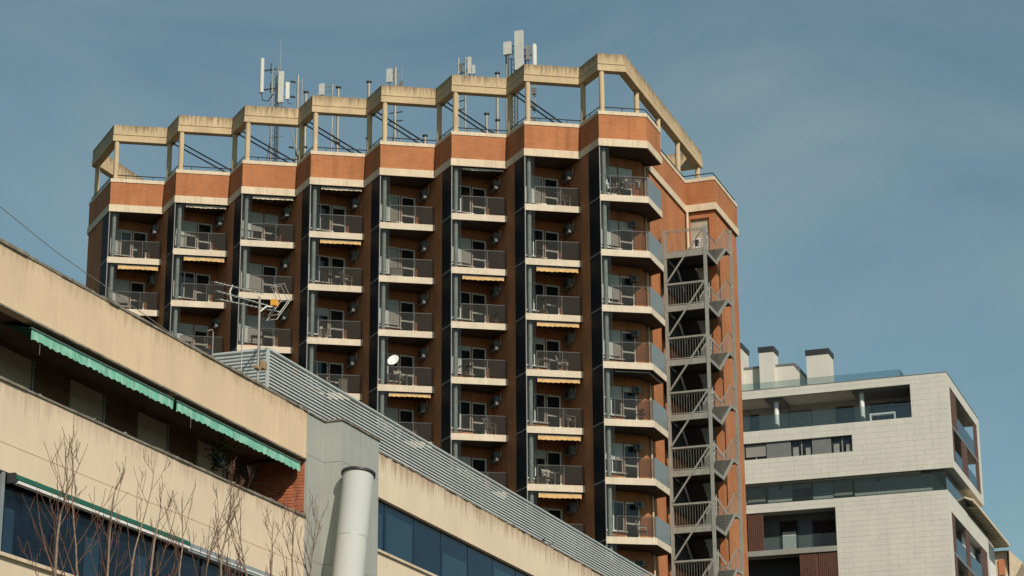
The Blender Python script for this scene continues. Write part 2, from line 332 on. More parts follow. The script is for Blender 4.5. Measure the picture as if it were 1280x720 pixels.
# nook wall with door openings
DX0, DX1 = -30.0, -28.95
nook = MB()
nook.box(WX - 0.3, DX0, NOOKY, NOOKY + 0.28, GZ, TOPW).box(DX1, OUTX, NOOKY, NOOKY + 0.28, GZ, TOPW)
zt = TOPW
for k in range(0, 9):
    z1 = ZF - H * k + 2.15; z0 = ZF - H * k
    nook.box(DX0, DX1, NOOKY, NOOKY + 0.28, z1, zt); zt = z0
nook.box(DX0, DX1, NOOKY, NOOKY + 0.28, GZ, zt)
part('wall', nook, BRICK, tower)
for k in range(0, 9):
    z0 = ZF - H * k
    dm = MB().box(DX0, DX1, NOOKY + 0.13, NOOKY + 0.17, z0, z0 + 2.15)
    if k == 0: dmesh = dm.mesh('door')
    d = part('door', dmesh, mat('escape_door', (0.36, 0.31, 0.23), 0.6) if k == 0 else dmesh.materials[0], tower, (0, 0, -H * k))
    if k == 0:
        fr = MB()
        for xa in (DX0 + 0.12, DX0 + 0.58):
            fr.box(xa, xa + 0.36, NOOKY + 0.10, NOOKY + 0.128, z0 + 0.55, z0 + 0.62).box(xa, xa + 0.36, NOOKY + 0.10, NOOKY + 0.128, z0 + 1.02, z0 + 1.09)
            fr.box(xa, xa + 0.05, NOOKY + 0.10, NOOKY + 0.128, z0 + 0.62, z0 + 1.02).box(xa + 0.31, xa + 0.36, NOOKY + 0.10, NOOKY + 0.128, z0 + 0.62, z0 + 1.02)
        frm = fr.mesh('frame')
        pm = MB().box(DX0 + 0.17, DX0 + 0.43, NOOKY + 0.115, NOOKY + 0.129, z0 + 0.62, z0 + 1.02).mesh('pane')
    part('frame', frm, WHITE, d, (0, 0, -H * k))
    part('pane', pm, PANE, d, (0, 0, -H * k)); part('pane', pm, PANE, d, (0.46, 0, -H * k))
part('downpipe', MB().tube([(WX + 0.13, NOOKY - 0.13, 40.5), (WX + 0.13, NOOKY - 0.13, GZ)], 0.075, 10), BAND, tower)
part('downpipe', MB().tube([(WX + 0.10, B8.y + 0.55, 40.4), (WX + 0.10, B8.y + 0.55, 14)], 0.045, 8), BAND, tower)
# solid core behind the balconies so nothing is seen through
part('core', MB().prism([(Q0.x + 1.2, 104.6), (-32.2, 104.6), (-31.4, 106), (-31.4, 115), (Q0.x + 1.2, 115)], GZ, 40.4), DKFR, tower)

# --- shared balcony kit, coordinates relative to the front left corner of a slab top
rel = lambda s, inset, z: (LH.x * s - FN.x * inset, LH.y * s - FN.y * inset, z)
rA = -D * DEP; rB = rA + E_ * 2.76; LEN = LV.length
def pl(poly, z0, z1): return MB().prism([tuple(p) for p in poly], z0, z1)
slab_m = pl([Vector((0, 0)), LV, rB, rA], -0.33, 0).mesh('balcony')
def side_panel():
    n = Vector((-0.7071, -0.7071)) * 0.03; o = n * 0.1
    return MB().obox((*(rA + o), -0.13), (*(D * DEP), 0), (*n, 0), (0, 0, H - 0.075))
navy_m = side_panel().mesh('side_screen')
def side_strip():
    n = Vector((-0.7071, -0.7071)) * 0.045
    return MB().obox((*rA, -0.205), (*(D * (DEP + 0.02)), 0), (*n, 0), (0, 0, 0.07))
strip_m = side_strip().mesh('trim_strip')
post_m = MB().obox(rel(0.0, 0.035, 0), (*(LH * 0.035), 0), (*(FN * 0.035), 0), (0, 0, CLR)).mesh('corner_post')
scr_m = MB().obox(rel(0.04, 0.05, 0), (*(LH * 0.47), 0), (*(FN * 0.012), 0), (0, 0, CLR)).mesh('glass_screen')
pil_m = MB().tube([rel(0.27, 0.30, 0), rel(0.27, 0.30, CLR)], 0.11, 16, False).mesh('pillar')
rail_m = MB().obox(rel(0.52, 0.07, 0.93), (*(LH * (LEN - 0.60)), 0), (*(FN * 0.04), 0), (0, 0, 0.035))
for s in (0.52, 1.80, LEN - 0.12): rail_m.obox(rel(s, 0.065, 0), (*(LH * 0.035), 0), (*(FN * 0.03), 0), (0, 0, 0.93))
rail_m = rail_m.mesh('handrail')
g1_m = MB().obox(rel(0.56, 0.055, 0.07), (*(LH * 1.235), 0), (*(FN * 0.01), 0), (0, 0, 0.85)).mesh('glass_panel')
g2_m = MB().obox(rel(1.84, 0.055, 0.07), (*(LH * (LEN - 0.125 - 1.84)), 0), (*(FN * 0.01), 0), (0, 0, 0.85)).mesh('glass_panel')
# back wall with openings; s runs along E_ from A, w inwards (-D)
def bw(s, w, z): p = rA + E_ * s - D * w; return (p.x, p.y, z)
WS0, WS1, WZ0, WZ1, DS0, DS1 = 0.42, 1.60, 0.56, 2.02, 1.63, 2.44
def bbox(mb, s0, s1, w0, w1, z0, z1): return mb.obox(bw(s0, w0, z0), (*(E_ * (s1 - s0)), 0), (*(-D * (w1 - w0)), 0), (0, 0, z1 - z0))
def backwall(smax):
    m = MB()
    bbox(m, 0, WS0, 0, 0.22, 0, CLR); bbox(m, WS0, WS1, 0, 0.22, 0, WZ0); bbox(m, WS0, WS1, 0, 0.22, WZ1, CLR)
    bbox(m, WS1, DS0, 0, 0.22, 0, CLR); bbox(m, DS0, DS1, 0, 0.22, WZ1, CLR); bbox(m, DS1, smax, 0, 0.22, 0, CLR)
    return m.mesh('back_wall')
bwall_m = backwall(2.76); bwall8_m = backwall((B8 - Ai(7)).length)
def frame(s0, s1, z0, z1, t=0.07, mids=(), rails=(), w0=0.08, w1=0.15):
    m = MB()
    bbox(m, s0, s0 + t, w0, w1, z0, z1); bbox(m, s1 - t, s1, w0, w1, z0, z1); bbox(m, s0 + t, s1 - t, w0, w1, z0, z0 + t); bbox(m, s0 + t, s1 - t, w0, w1, z1 - t, z1)
    for c in mids: bbox(m, c - t / 2, c + t / 2, w0, w1, z0 + t, z1 - t)
    for z in rails: bbox(m, s0 + t, s1 - t, w0, w1, z - t / 2, z + t / 2)
    return m
win_m = frame(WS0, WS1, WZ0, WZ1, 0.06, mids=(1.02,)).mesh('window'); doorf_m = frame(DS0, DS1, 0.02, WZ1, 0.08, rails=(0.98,)).mesh('balcony_door')
wp1 = bbox(MB(), WS0 + 0.06, 0.99, 0.115, 0.125, WZ0 + 0.06, WZ1 - 0.06).mesh('pane'); wp2 = bbox(MB(), 1.05, WS1 - 0.06, 0.115, 0.125, WZ0 + 0.06, WZ1 - 0.06).mesh('pane')
dp1 = bbox(MB(), DS0 + 0.08, DS1 - 0.08, 0.115, 0.125, 0.10, 0.94).mesh('pane'); dp2 = bbox(MB(), DS0 + 0.08, DS1 - 0.08, 0.115, 0.125, 1.02, WZ1 - 0.08).mesh('pane')
sill_m = bbox(MB(), WS0 - 0.06, WS1 + 0.10, -0.09, 0.08, WZ0 - 0.06, WZ0).mesh('sill')
def shutter(fr, s0=WS0 + 0.02, s1=WS1 - 0.02, z1=WZ1 - 0.01, z0=WZ0 + 0.02):
    m = MB(); n = max(1, int(fr * (z1 - z0) / 0.06)); z = z1
    for q in range(n): bbox(m, s0, s1, 0.03, 0.062, z - 0.055, z); z -= 0.06
    bbox(m, s0, s1, 0.05, 0.07, z, z1)
    return m
sh_cache = {}
def shm(fr, door=False):
    key = (round(fr, 2), door)
    if key not in sh_cache: sh_cache[key] = (shutter(fr, DS0 + 0.02, DS1 - 0.02, WZ1 - 0.01, 0.06) if door else shutter(fr)).mesh('shutter')
    return sh_cache[key]
def curtain(s0, s1, z0=0.66, z1=1.94):
    m = MB(); n = 14; vs = []
    for k in range(n + 1):
        s = s0 + (s1 - s0) * k / n; w = 0.108 - (0.018 if k % 2 else 0.0); vs += [bw(s, w, z0), bw(s, w, z1)]
    m.add(vs, [(2 * k, 2 * k + 2, 2 * k + 3, 2 * k + 1) for k in range(n)]); return m
cur_cache = {}
def curm(a, b):
    if (a, b) not in cur_cache: cur_cache[(a, b)] = curtain(a, b).mesh('curtain')
    return cur_cache[(a, b)]
# window dressing seen in the photograph: (column, floor): (window shutter, door shutter, curtain span)
DRESS = {(0, 0): (0.15, 0, (0.5, 0.98)), (0, 1): (0.92, 0, None), (1, 0): (0.62, 0, (0.5, 1.0)), (1, 1): (0, 0, None), (1, 2): (0.7, 0.2, None),
         (2, 0): (0.72, 0.35, (0.5, 0.9)), (2, 1): (1.0, 0, None), (2, 2): (1.0, 0.4, None), (3, 0): (0, 0.1, None), (3, 1): (0, 0, None), (3, 2): (0.3, 0, None), (3, 3): (0, 0, None),
         (4, 0): (0, 0, (0.5, 1.5)), (4, 1): (0, 0, (0.5, 1.5)), (4, 2): (0.95, 0, None), (4, 3): (0, 0, None), (5, 0): (0, 0, None), (5, 1): (0.95, 0, None), (5, 2): (0, 0.0, None), (5, 3): (0.2, 0, (0.5, 1.1)),
         (5, 4): (0, 0, None), (6, 0): (0, 0, (0.5, 1.5)), (6, 1): (0, 0, None), (6, 2): (0, 0, None), (6, 3): (0.25, 0, None), (6, 4): (0, 0, None), (6, 5): (0.3, 0, None),
         (7, 0): (0.42, 0.42, None), (7, 1): (0.93, 0.25, None), (7, 2): (0.9, 0, None), (7, 3): (0.95, 0, None), (7, 4): (0.5, 0.15, None), (7, 5): (0.6, 0, None), (7, 6): (0, 0, None)}
# --- end balcony (eighth column) has a splayed side along the street axis
C1 = Vector((-29.38, 101.48)) - Lc(7); C2 = Vector((-29.38, 103.9)) - Lc(7); K8 = Vector((WX + 0.02, 104.3)) - Lc(7); rB8 = B8 - Lc(7)
slab8_m = pl([Vector((0, 0)), C1, C2, K8, rB8, rA], -0.33, 0).mesh('balcony')
L8 = C1.length; l8 = C1.normalized()
fro_m = MB().box(C1.x - 0.05, C1.x - 0.02, C1.y + 0.04, C2.y - 0.05, 0.03, 1.05).mesh('frosted_panel')
r8 = MB(); f8 = Vector((l8.y, -l8.x))
def rel8(s, inset, z): return (l8.x * s - f8.x * inset, l8.y * s - f8.y * inset, z)
r8.obox(rel8(0.52, 0.07, 0.98), (*(l8 * (L8 - 0.55)), 0), (*(f8 * 0.04), 0), (0, 0, 0.035))
for s in (0.52, L8 - 0.07): r8.obox(rel8(s, 0.065, 0), (*(l8 * 0.035), 0), (*(f8 * 0.03), 0), (0, 0, 0.98))
rail8_m = r8.mesh('handrail')
g8_m = MB().obox(rel8(0.56, 0.055, 0.07), (*(l8 * (L8 - 0.64)), 0), (*(f8 * 0.01), 0), (0, 0, 0.88)).mesh('glass_panel')

def inset_poly(poly, d): return [tuple(p) for p in mitre([tuple(p) for p in poly], d)]
P7 = [Vector((0, 0)), LV, rB, rA]; P8 = [Vector((0, 0)), C1, C2, K8, rB8, rA]
flo_m = MB().prism(inset_poly(P7, 0.06), 0.002, 0.012).mesh('floor_tiles'); flo8_m = MB().prism(inset_poly(P8, 0.06), 0.002, 0.012).mesh('floor_tiles')
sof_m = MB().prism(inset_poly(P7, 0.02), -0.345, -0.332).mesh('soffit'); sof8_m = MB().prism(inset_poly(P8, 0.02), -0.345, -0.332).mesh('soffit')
ordn = ['top', 'second', 'third', 'fourth', 'fifth', 'sixth', 'seventh', 'eighth', 'ninth']
coln = ['first', 'second', 'third', 'fourth', 'fifth', 'sixth', 'seventh', 'eighth']
FULLG = mat('dim_room', (0.02, 0.018, 0.016), 0.9)
for i in range(NC):
    for k in range(NVIS[i]):
        L = Lc(i); o = (L.x, L.y, ZF - H * k); up = (L.x, L.y, ZF - H * k)
        b = part('balcony', slab8_m if i == 7 else slab_m, SLAB, tower, o)
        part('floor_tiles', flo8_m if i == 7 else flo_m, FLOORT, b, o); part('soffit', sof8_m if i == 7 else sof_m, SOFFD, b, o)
        part('side_screen', navy_m, NAVY, b, o); part('trim_strip', strip_m, POSTM, b, o)
        part('corner_post', post_m, POSTM, b, o); part('glass_screen', scr_m, SGLASS, b, o); part('pillar', pil_m, PILLAR, b, o)
        if i == 7:
            part('handrail', rail8_m, RAIL, b, o); part('glass_panel', g8_m, RGLASS, b, o); part('frosted_panel', fro_m, FROST, b, o)
        else:
            part('handrail', rail_m, RAIL, b, o); part('glass_panel', g1_m, RGLASS, b, o); part('glass_panel', g2_m, RGLASS, b, o)
        part('back_wall', bwall8_m if i == 7 else bwall_m, BRICK, tower, o)
        ws, ds, cu = DRESS.get((i, k), (random.choice([0, 0.3, 0.9]), 0, None))
        w = part('window', win_m, WHITE, tower, o); part('pane', wp1, PANE, w, o); part('pane', wp2, PANE, w, o); part('sill', sill_m, WHITE, w, o)
        if ws > 0: part('shutter', shm(ws), SHUT, w, o)
        if cu: part('curtain', curm(*cu), CURT, w, o)
        dd = part('balcony_door', doorf_m, WHITE, tower, o); part('pane', dp1, PANE, dd, o); part('pane', dp2, PANE, dd, o)
        if ds > 0: part('shutter', shm(ds, True), SHUT, dd, o)
    # plain wall below the built storeys
    z1 = ZF - H * NVIS[i] + H - 0.33
    a = Ai(i); bb = B8 if i == 7 else Bi(i); t = -D
    part('wall', MB().prism([tuple(a), tuple(bb), tuple(bb + t * 0.22), tuple(a + t * 0.22)], GZ, z1), BRICK, tower)

# --- roof: band, parapet, cap, rail, roof slab
ring = [tuple(Q0 - D * 0.02 + E_ * -0.02)]
for i in range(7): ring += [tuple(Lc(i)), tuple(Lc(i) + LV)]
PW = WX + 0.05
ring += [tuple(Lc(7)), (-29.38, 101.48), (-29.38, 103.9), (PW, 103.95), (PW, NOOKY - 0.1), (OUTX + 0.08, NOOKY - 0.1), (OUTX + 0.08, FARY + 0.1), (Q0.x - 0.03, FARY + 0.1)]
ring[0] = (Q0.x - 0.03, Q0.y - 0.03 + 0.02)
def ringparts(name, outset, th, z0, z1, m, parent, jitter=0.0):
    o = mitre(ring, -outset); q = mitre(ring, th); n = len(ring); res = []
    for s in range(n):
        a, b = o[s], o[(s + 1) % n]; c, d = q[(s + 1) % n], q[s]
        res.append(part(name, MB().prism([a, b, c, d], z0, z1), m, parent))
    return res
ringparts('cornice_band', 0.05, 0.45, 40.5, 40.885, BAND, tower)
par = ringparts('parapet', 0.0, 0.24, 40.887, 42.17, BRICK, tower)
capz = [42.172, 42.36]
n = len(ring); o_ = mitre(ring, -0.03); q_ = mitre(ring, 0.28)
for s in range(n):
    part('coping', MB().prism([o_[s], o_[(s + 1) % n], q_[(s + 1) % n], q_[s]], *capz), BAND, par[s])
rr = mitre(ring, 0.10)
for s in range(n):
    a, b = Vector(rr[s]), Vector(rr[(s + 1) % n]); m = MB(); m.tube([v3(a, 42.60), v3(b, 42.60)], 0.028, 6)
    kk = max(1, int((b - a).length / 1.3))
    for j in range(kk):
        p = a.lerp(b, (j + 0.5) / kk); m.tube([v3(p, 42.36), v3(p, 42.60)], 0.02, 5)
    part('roof_rail', m, BLACKST, par[s])
# roof deck and soffits
inr = mitre(ring, 0.2)
part('roof_deck', MB().prism(inr, 40.52, 40.80), ROOFG, tower)
part('roof_soffit', MB().prism(mitre(ring, 0.03), 40.485, 40.498), SOFFD, tower)
# --- concrete crown frame on posts
CX = -30.30
crown = [(-61.89, 103.34)]
for i in range(7): crown += [tuple(Lc(i)), tuple(Lc(i) + LV)]
crown += [tuple(Lc(7)), (-30.25, 100.99), (CX, 115.65), (-61.89, 115.65)]
ZB0, ZB1, ZB2, ZB3 = 44.53, 44.86, 44.885, 45.46
n = len(crown)
oA = mitre(crown, -0.0); iA = mitre(crown, 0.42); oB = mitre(crown, 0.02); oG = mitre(crown, 0.10)
for s in range(n):
    a, b, c, d = oA[s], oA[(s + 1) % n], iA[(s + 1) % n], iA[s]
    m = MB().prism([a, b, c, d], ZB0, ZB1)
    a2, b2 = oB[s], oB[(s + 1) % n]
    bm_ = part('crown_beam', m, CONC, tower)
    part('beam_top', MB().prism([a2, b2, c, d], ZB1 + 0.045, ZB3), CONC, bm_)
    part('groove', MB().prism([oG[s], oG[(s + 1) % n], c, d], ZB1, ZB1 + 0.045), CONC, bm_)
pm_ = {}
def post(x, y, r=0.135, m=CONC):
    key = round(r, 3)
    if key not in pm_: pm_[key] = MB().tube([(0, 0, 42.30), (0, 0, ZB0 + 0.01)], r, 12, False).mesh('crown_post')
    return part('crown_post', pm_[key], m, tower, (x, y, 0))
for i in range(8):
    p = Lc(i) + LH * 0.22 - FN * 0.16; post(p.x, p.y)
    if i < 7:
        p = Lc(i) + LV + D * 0.12 + E_ * 0.16; post(p.x, p.y)
for y in (103.6, 107.45, 111.2): post(CX - 0.2, y)
post(CX - 0.2, 115.3); post(-61.6, 103.5); post(-61.6, 109)
# raking steel channels from the crown to the deck
for i in range(1, 7):
    a = Lc(i - 1) + LV + D * 0.35 + E_ * 0.25; t = Vector((math.sin(R(12)), math.cos(R(12))))
    e = a + t * 7.5
    m = MB().bar(v3(a, 44.75), v3(e, 44.35), 0.07, 0.05).bar(v3(a, 44.47), v3(e, 44.07), 0.07, 0.05)
    part('steel_channel', m, BLACKST, tower)

# ------------------------------------------------------------------ fire escape
SX0, SX1, SY0, SYA, SYB, SY1 = -29.92, -27.82, 106.1, 108.4, 110.5, 111.45
fe = thing('fire_escape', 'grey steel fire escape stair on the right side of the orange tower', 'staircase', ((SX0 + SX1) / 2, (SY0 + SY1) / 2, GZ))
ZN = 36.50; NF = 9
for (x, y, zt) in ((SX0, SY0, 37.72), (SX1, SY0, 37.76), (SX1, SY1 - 0.05, 39.2), (SX0, SY1 - 0.3, 37.9)):
    part('post', MB().box(x - 0.075, x + 0.075, y - 0.075, y + 0.075, GZ, zt), GALV, fe)
def bars(m, p, q, h, step=0.13, r=0.005, rails=(0.0, 1.0), rr=0.018):
    p, q = Vector(p), Vector(q); up = Vector((0, 0, h))
    for f in rails: m.bar(p + up * f, q + up * f, rr * 2)
    kk = max(1, int((q - p).length / step))
    for j in range(kk + 1):
        t = p.lerp(q, j / kk); m.bar(t, t + up, r * 2)
    return m
nedge_m = MB().box(SX0 + 0.05, SX1 - 0.02, SY0 - 0.04, SY0 + 0.05, -0.28, 0.02).box(SX1 - 0.06, SX1, SY0 + 0.051, SYA, -0.11, 0.02).mesh('edge_beam')
near_m = MB().box(SX0 + 0.05, SX1 - 0.061, SY0 + 0.051, SYA, -0.05, 0.0)
near_m.box(SX0 + 0.05, SX1 - 0.06, SYA - 0.08, SYA, -0.20, -0.051).box(SX0 + 0.05, SX0 + 0.13, SY0 + 0.05, SYA, -0.2, -0.051)
near_m = near_m.mesh('landing')
fedge_m = MB().box(SX1 - 0.06, SX1, SYB, SY1 + 0.0, -0.11, 0.02).mesh('edge_beam')
far_m = MB().box(SX0 + 0.05, SX1 - 0.061, SYB, NOOKY - 0.02, -0.05, 0.0).box(SX0 + 0.05, SX1 - 0.06, SYB, SYB + 0.08, -0.2, -0.051).mesh('landing')
RISE = H / 2; XM = (SX0 + SX1) / 2
def flight(x0, x1, ya, za, yb, zb):
    m = MB()
    m.obox((x0, ya, za - 0.16), (0.05, 0, 0), (0, yb - ya, zb - za), (0, 0, 0.2))
    for j in range(7):
        f = (j + 0.5) / 7; y = ya + (yb - ya) * f; z = za + (zb - za) * f
        m.box(x0 + 0.05, x1 - 0.05, y - 0.13, y + 0.13, z + 0.0, z + 0.035)
    m.obox((x0 + 0.05, ya, za - 0.10), (x1 - x0 - 0.10, 0, 0), (0, yb - ya, zb - za), (0, 0, 0.02))
    return m
fo_m = flight(XM + 0.06, SX1, SYA, 0, SYB, RISE).mesh('stair_flight')
fst_m = MB().obox((SX1 - 0.05, SYA, -0.11), (0.05, 0, 0), (0, SYB - SYA, RISE), (0, 0, 0.13)).mesh('stringer')
fi_m = flight(SX0 + 0.06, XM - 0.06, SYB, -RISE, SYA, 0).mesh('stair_flight')
frail_m = bars(MB(), (SX0 + 0.1, SY0, 0.08), (SX1 - 0.1, SY0, 0.08), 1.0).mesh('railing')
zr = MB()
bars(zr, (SX1 - 0.03, SY0 + 0.12, 0.06), (SX1 - 0.03, SYA, 0.06), 1.02, 0.16)
bars(zr, (SX1 - 0.03, SYA + 0.02, 0.10), (SX1 - 0.03, SYB - 0.02, RISE + 0.06), 1.0, 0.16)
bars(zr, (SX1 - 0.03, SYB, RISE + 0.06), (SX1 - 0.03, SY1 - 0.1, RISE + 0.06), 1.02, 0.16)
zr = zr.mesh('railing')
ir = bars(MB(), (XM + 0.09, SYA + 0.02, 0.08), (XM + 0.09, SYB - 0.02, RISE + 0.06), 1.0, 0.12); bars(ir, (XM - 0.09, SYB, -RISE + 0.08), (XM - 0.09, SYA, 0.06), 1.0, 0.12); ir = ir.mesh('railing')
for k in range(NF):
    o = (0, 0, ZN - H * k)
    ln = part('landing', near_m, GRATE, fe, o); part('edge_beam', nedge_m, GALV, ln, o); part('railing', frail_m, GALV, ln, o)
    lf = part('landing', far_m, GRATE, fe, (0, 0, ZN - H * k + RISE)); part('edge_beam', fedge_m, GALV, lf, (0, 0, ZN - H * k + RISE))
    f1 = part('stair_flight', fo_m, GRATE, fe, o); part('stringer', fst_m, GALV, f1, o); part('railing', zr, GALV, f1, o)
    f2 = part('stair_flight', fi_m, GRATE, fe, o); part('railing', ir, STEELG, f2, o)
tie_m = MB().bar((SX0 + 0.09, SY0 - 0.03, 0), (SX1 - 0.09, SY0 - 0.03, 0), 0.08, 0.09).mesh('tie_bar')
dia_m = MB().bar((SX0 + 0.08, SY0 - 0.06, 0.10), (SX1 - 0.08, SY0 - 0.06, H - 0.03), 0.075, 0.075).mesh('diagonal_brace')
dib_m = MB().bar((SX0 + 0.12, SYB + 0.3, H - 0.2), (SX1 - 0.3, SYB + 0.3, 0.1), 0.08, 0.08).mesh('diagonal_brace')
sheet_m = MB().box(SX0 - 0.10, SX0 - 0.08, SY0 + 0.1, SYB + 0.6, -1.62, -0.02).mesh('shade_sheet')  # added dark sheets, not part of the stair: black shade between landings
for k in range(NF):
    part('shade_sheet', sheet_m, GRATE, fe, (0, 0, ZN - H * k))
    z = ZN - H * k - 1.68
    part('tie_bar', tie_m, GALV, fe, (0, 0, z)); part('diagonal_brace', dia_m, GALV, fe, (0, 0, z))
    part('diagonal_brace', dib_m, STEELG, fe, (0, 0, z))
part('tie_bar', MB().bar((SX0 + 0.09, SY0 - 0.03, 37.66), (SX1 - 0.09, SY0 - 0.03, 37.66), 0.04, 0.05), GALV, fe)

# ------------------------------------------------------------------ things on the tower balconies
side = lambda i: ['leftmost', 'second from left', 'third from left', 'fourth from left', 'fourth from right', 'third from right', 'second from right', 'rightmost'][i]
def where(i, k): return '%s-floor balcony, %s column' % (ordn[k], side(i))
# air conditioners
def ac_unit():
    t = thing('air_conditioner', 'x', 'air conditioner', (0, 0, 0), 0.001, 'air conditioners on the tower balconies')
    c = MB().box(-0.39, 0.39, -0.14, 0.14, 0, 0.54); part('casing', c, ACW, t)
    g = MB().lathe([(0.0, 0), (0.20, 0.0), (0.22, 0.015), (0.20, 0.02)], n=18)
    g.v = [(x - 0.1, -0.142 - z, y + 0.27) for x, y, z in g.v]; part('fan_grille', g, DKFR, t)
    for x in (-0.3, 0.27):
        part('bracket', MB().box(x, x + 0.03, -0.16, 0.15, -0.035, -0.003).box(x, x + 0.03, 0.12, 0.15, -0.25, -0.036), GALV, t)
    part('pipe', MB().tube([(0.36, 0.1, 0.1), (0.45, 0.12, 0.06), (0.47, 0.14, 0.3), (0.47, 0.16, 0.7)], 0.02, 6), WHITE, t)
    return t
ac0 = ac_unit(); first = True
ROTAC = math.atan2(D.y, D.x)
for i in range(8):
    for k in range(NVIS[i]):
        if (i, k) in ((7, 0), (1, 1)): continue
        if i < 7: p = Bi(i) + D * 0.62 - E_ * 0.17; rot = ROTAC; zz = 1.72
        else: p = B8 - E_ * 0.55 + D * 0.16; rot = math.atan2(E_.y, E_.x); zz = 1.75
        lab = 'air conditioner hung high on the %s' % where(i, k)
        if first: ac0.location = (p.x, p.y, ZF - H * k + zz); ac0.rotation_euler = (0, 0, rot); ac0['label'] = lab; ac0.scale = (0.85, 0.85, 0.85); first = False
        else:
            if i == 7:
                c = copy_thing(ac0, (p.x, p.y, ZF - H * k + zz), rot, lab); c.scale = (0.5, 0.7, 0.5)
            else: copy_thing(ac0, (p.x, p.y, ZF - H * k + zz), rot, lab).scale = (0.85, 0.85, 0.85)
# awnings under slabs: (column, slab index or -1 for the roof band, drop, material)
AWN = [(0, 0, 0.20, YEL), (1, -1, 0.10, YELW), (1, 0, 0.19, YEL), (2, -1, 0.12, YELW), (3, -1, 0.11, YELW), (3, 0, 0.17, YEL), (4, 3, 0.15, YEL), (5, -1, 0.06, YELW), (5, 1, 0.18, YEL),
       (6, 1, 0.20, YEL), (6, 2, 0.18, YEL), (6, 3, 0.18, YEL), (6, 4, 0.21, YEL), (6, 5, 0.22, YEL), (1, 1, 0.0, YELW)]
def valance(drop, s0=0.58, s1=2.68, seed=0):
    m = MB(); n = 48; rnd = random.Random(seed); vs = []; ph = rnd.random() * 3
    for k in range(n + 1):
        s = s0 + (s1 - s0) * k / n
        z = -drop + 0.03 * abs(math.sin((s - s0) * math.pi / 0.26)) * min(1, drop / 0.12) + 0.012 * math.sin(s * 3 + ph)
        ins = 0.12 + 0.012 * math.sin(s * 9 + ph)
        vs += [rel(s, 0.12, 0), rel(s, ins, z), rel(s, ins + 0.008, z), rel(s, 0.128, 0)]
    m.add(vs, [(4 * k + j, 4 * k + 4 + j, 4 * k + 4 + (j + 1) % 4, 4 * k + (j + 1) % 4) for k in range(n) for j in range(4)] + [(0, 1, 2, 3), (4 * n + 3, 4 * n + 2, 4 * n + 1, 4 * n)])
    return m
for q, (i, k, drop, m) in enumerate(AWN):
    if drop == 0: continue
    L = Lc(i); zz = (ZF - H * k - 0.33) if k >= 0 else 40.5
    nm = 'ochre' if m is YEL else 'pale'
    lab = ('%s rolled awning under the roof band of the %s column' % (nm, side(i))) if k < 0 else '%s scalloped awning under the %s-floor slab, %s column' % (nm, ordn[k], side(i))
    t = thing('awning', lab, 'awning', (L.x, L.y, zz - 0.07), 0.0, 'rolled awnings of the tower'); o = (L.x, L.y, zz - 0.09)
    part('valance', valance(drop, seed=q), m, t, o)
    part('front_bar', MB().obox(rel(0.56, 0.14, 0.0), (*(LH * 2.14), 0), (*(FN * 0.035), 0), (0, 0, 0.035)), WHITE, t, o)
    part('fabric_roll', MB().tube([rel(0.6, 0.24, 0.03), rel(2.66, 0.24, 0.03)], 0.05, 10), m, t, o)
# awning frame under the end column
t = thing('awning', 'rolled dark awning under the fourth-floor slab of the rightmost column', 'awning', (Lc(7).x, Lc(7).y, ZF - H * 3 - 0.5), 0.0, 'rolled awnings of the tower')
o = (Lc(7).x, Lc(7).y, ZF - H * 3 - 0.42)
part('front_bar', MB().tube([rel8(0.6, 0.2, 0), rel8(L8 - 0.15, 0.2, 0), (C2.x - 0.2, C2.y - 0.2, 0)], 0.03, 8), ALU, t, o)
part('fabric_roll', MB().tube([rel8(0.65, 0.3, 0.04), rel8(L8 - 0.2, 0.3, 0.04), (C2.x - 0.28, C2.y - 0.25, 0.04)], 0.045, 8), BROWN, t, o)

def garden_chair(label):
    t = thing('garden_chair', label, 'chair', (0, 0, 0), 0.001, 'chairs on the tower balconies')
    part('seat', MB().box(-0.24, 0.24, -0.22, 0.22, 0.40, 0.43), PLAST, t)
    b = MB()
    for x in (-0.21, -0.11, -0.01, 0.09): b.obox((x, 0.20, 0.43), (0.07, 0, 0), (0, 0.025, 0), (0, 0.10, 0.42))
    b.obox((-0.24, 0.29, 0.82), (0.48, 0, 0), (0, 0.03, 0), (0, 0.02, 0.07)); part('backrest', b, PLAST, t)
    for x in (-0.25, 0.21):
        part('armrest', MB().box(x, x + 0.05, -0.22, 0.26, 0.62, 0.65).box(x, x + 0.04, -0.22, -0.17, 0.43, 0.619), PLAST, t)
        for y in (-0.21, 0.18): part('leg', MB().obox((x, y, 0.0), (0.045, 0, 0), (0, 0.045, 0), (0.0, 0.0, 0.399)), PLAST, t)
    return t
def balc(i, k, s, depth):          # a point on a balcony floor
    p = Lc(i) + LH * s - FN * depth; return (p.x, p.y, ZF - H * k)
ch0 = garden_chair('white garden chair on the %s' % where(6, 0))
FR = math.atan2(LH.y, LH.x)
spots = [(6, 0, 2.1, 0.55, 2.2), (6, 3, 1.95, 0.6, 1.2), (6, 4, 2.2, 0.5, 1.9), (6, 5, 1.15, 0.45, 0.3), (5, 4, 2.0, 0.5, 2.4), (4, 3, 1.22, 0.45, 0.5), (7, 0, 0.75, 0.45, 0.9), (7, 6, 1.9, 0.6, 1.4), (3, 1, 2.0, 0.6, 2.0)]
for q, (i, k, s, dp, r) in enumerate(spots):
    lab = 'white plastic garden chair on the %s' % where(i, k)
    if q == 0: ch0.location = balc(i, k, s, dp); ch0.rotation_euler = (0, 0, FR + r); ch0['label'] = lab
    else: copy_thing(ch0, balc(i, k, s, dp), FR + r, lab)
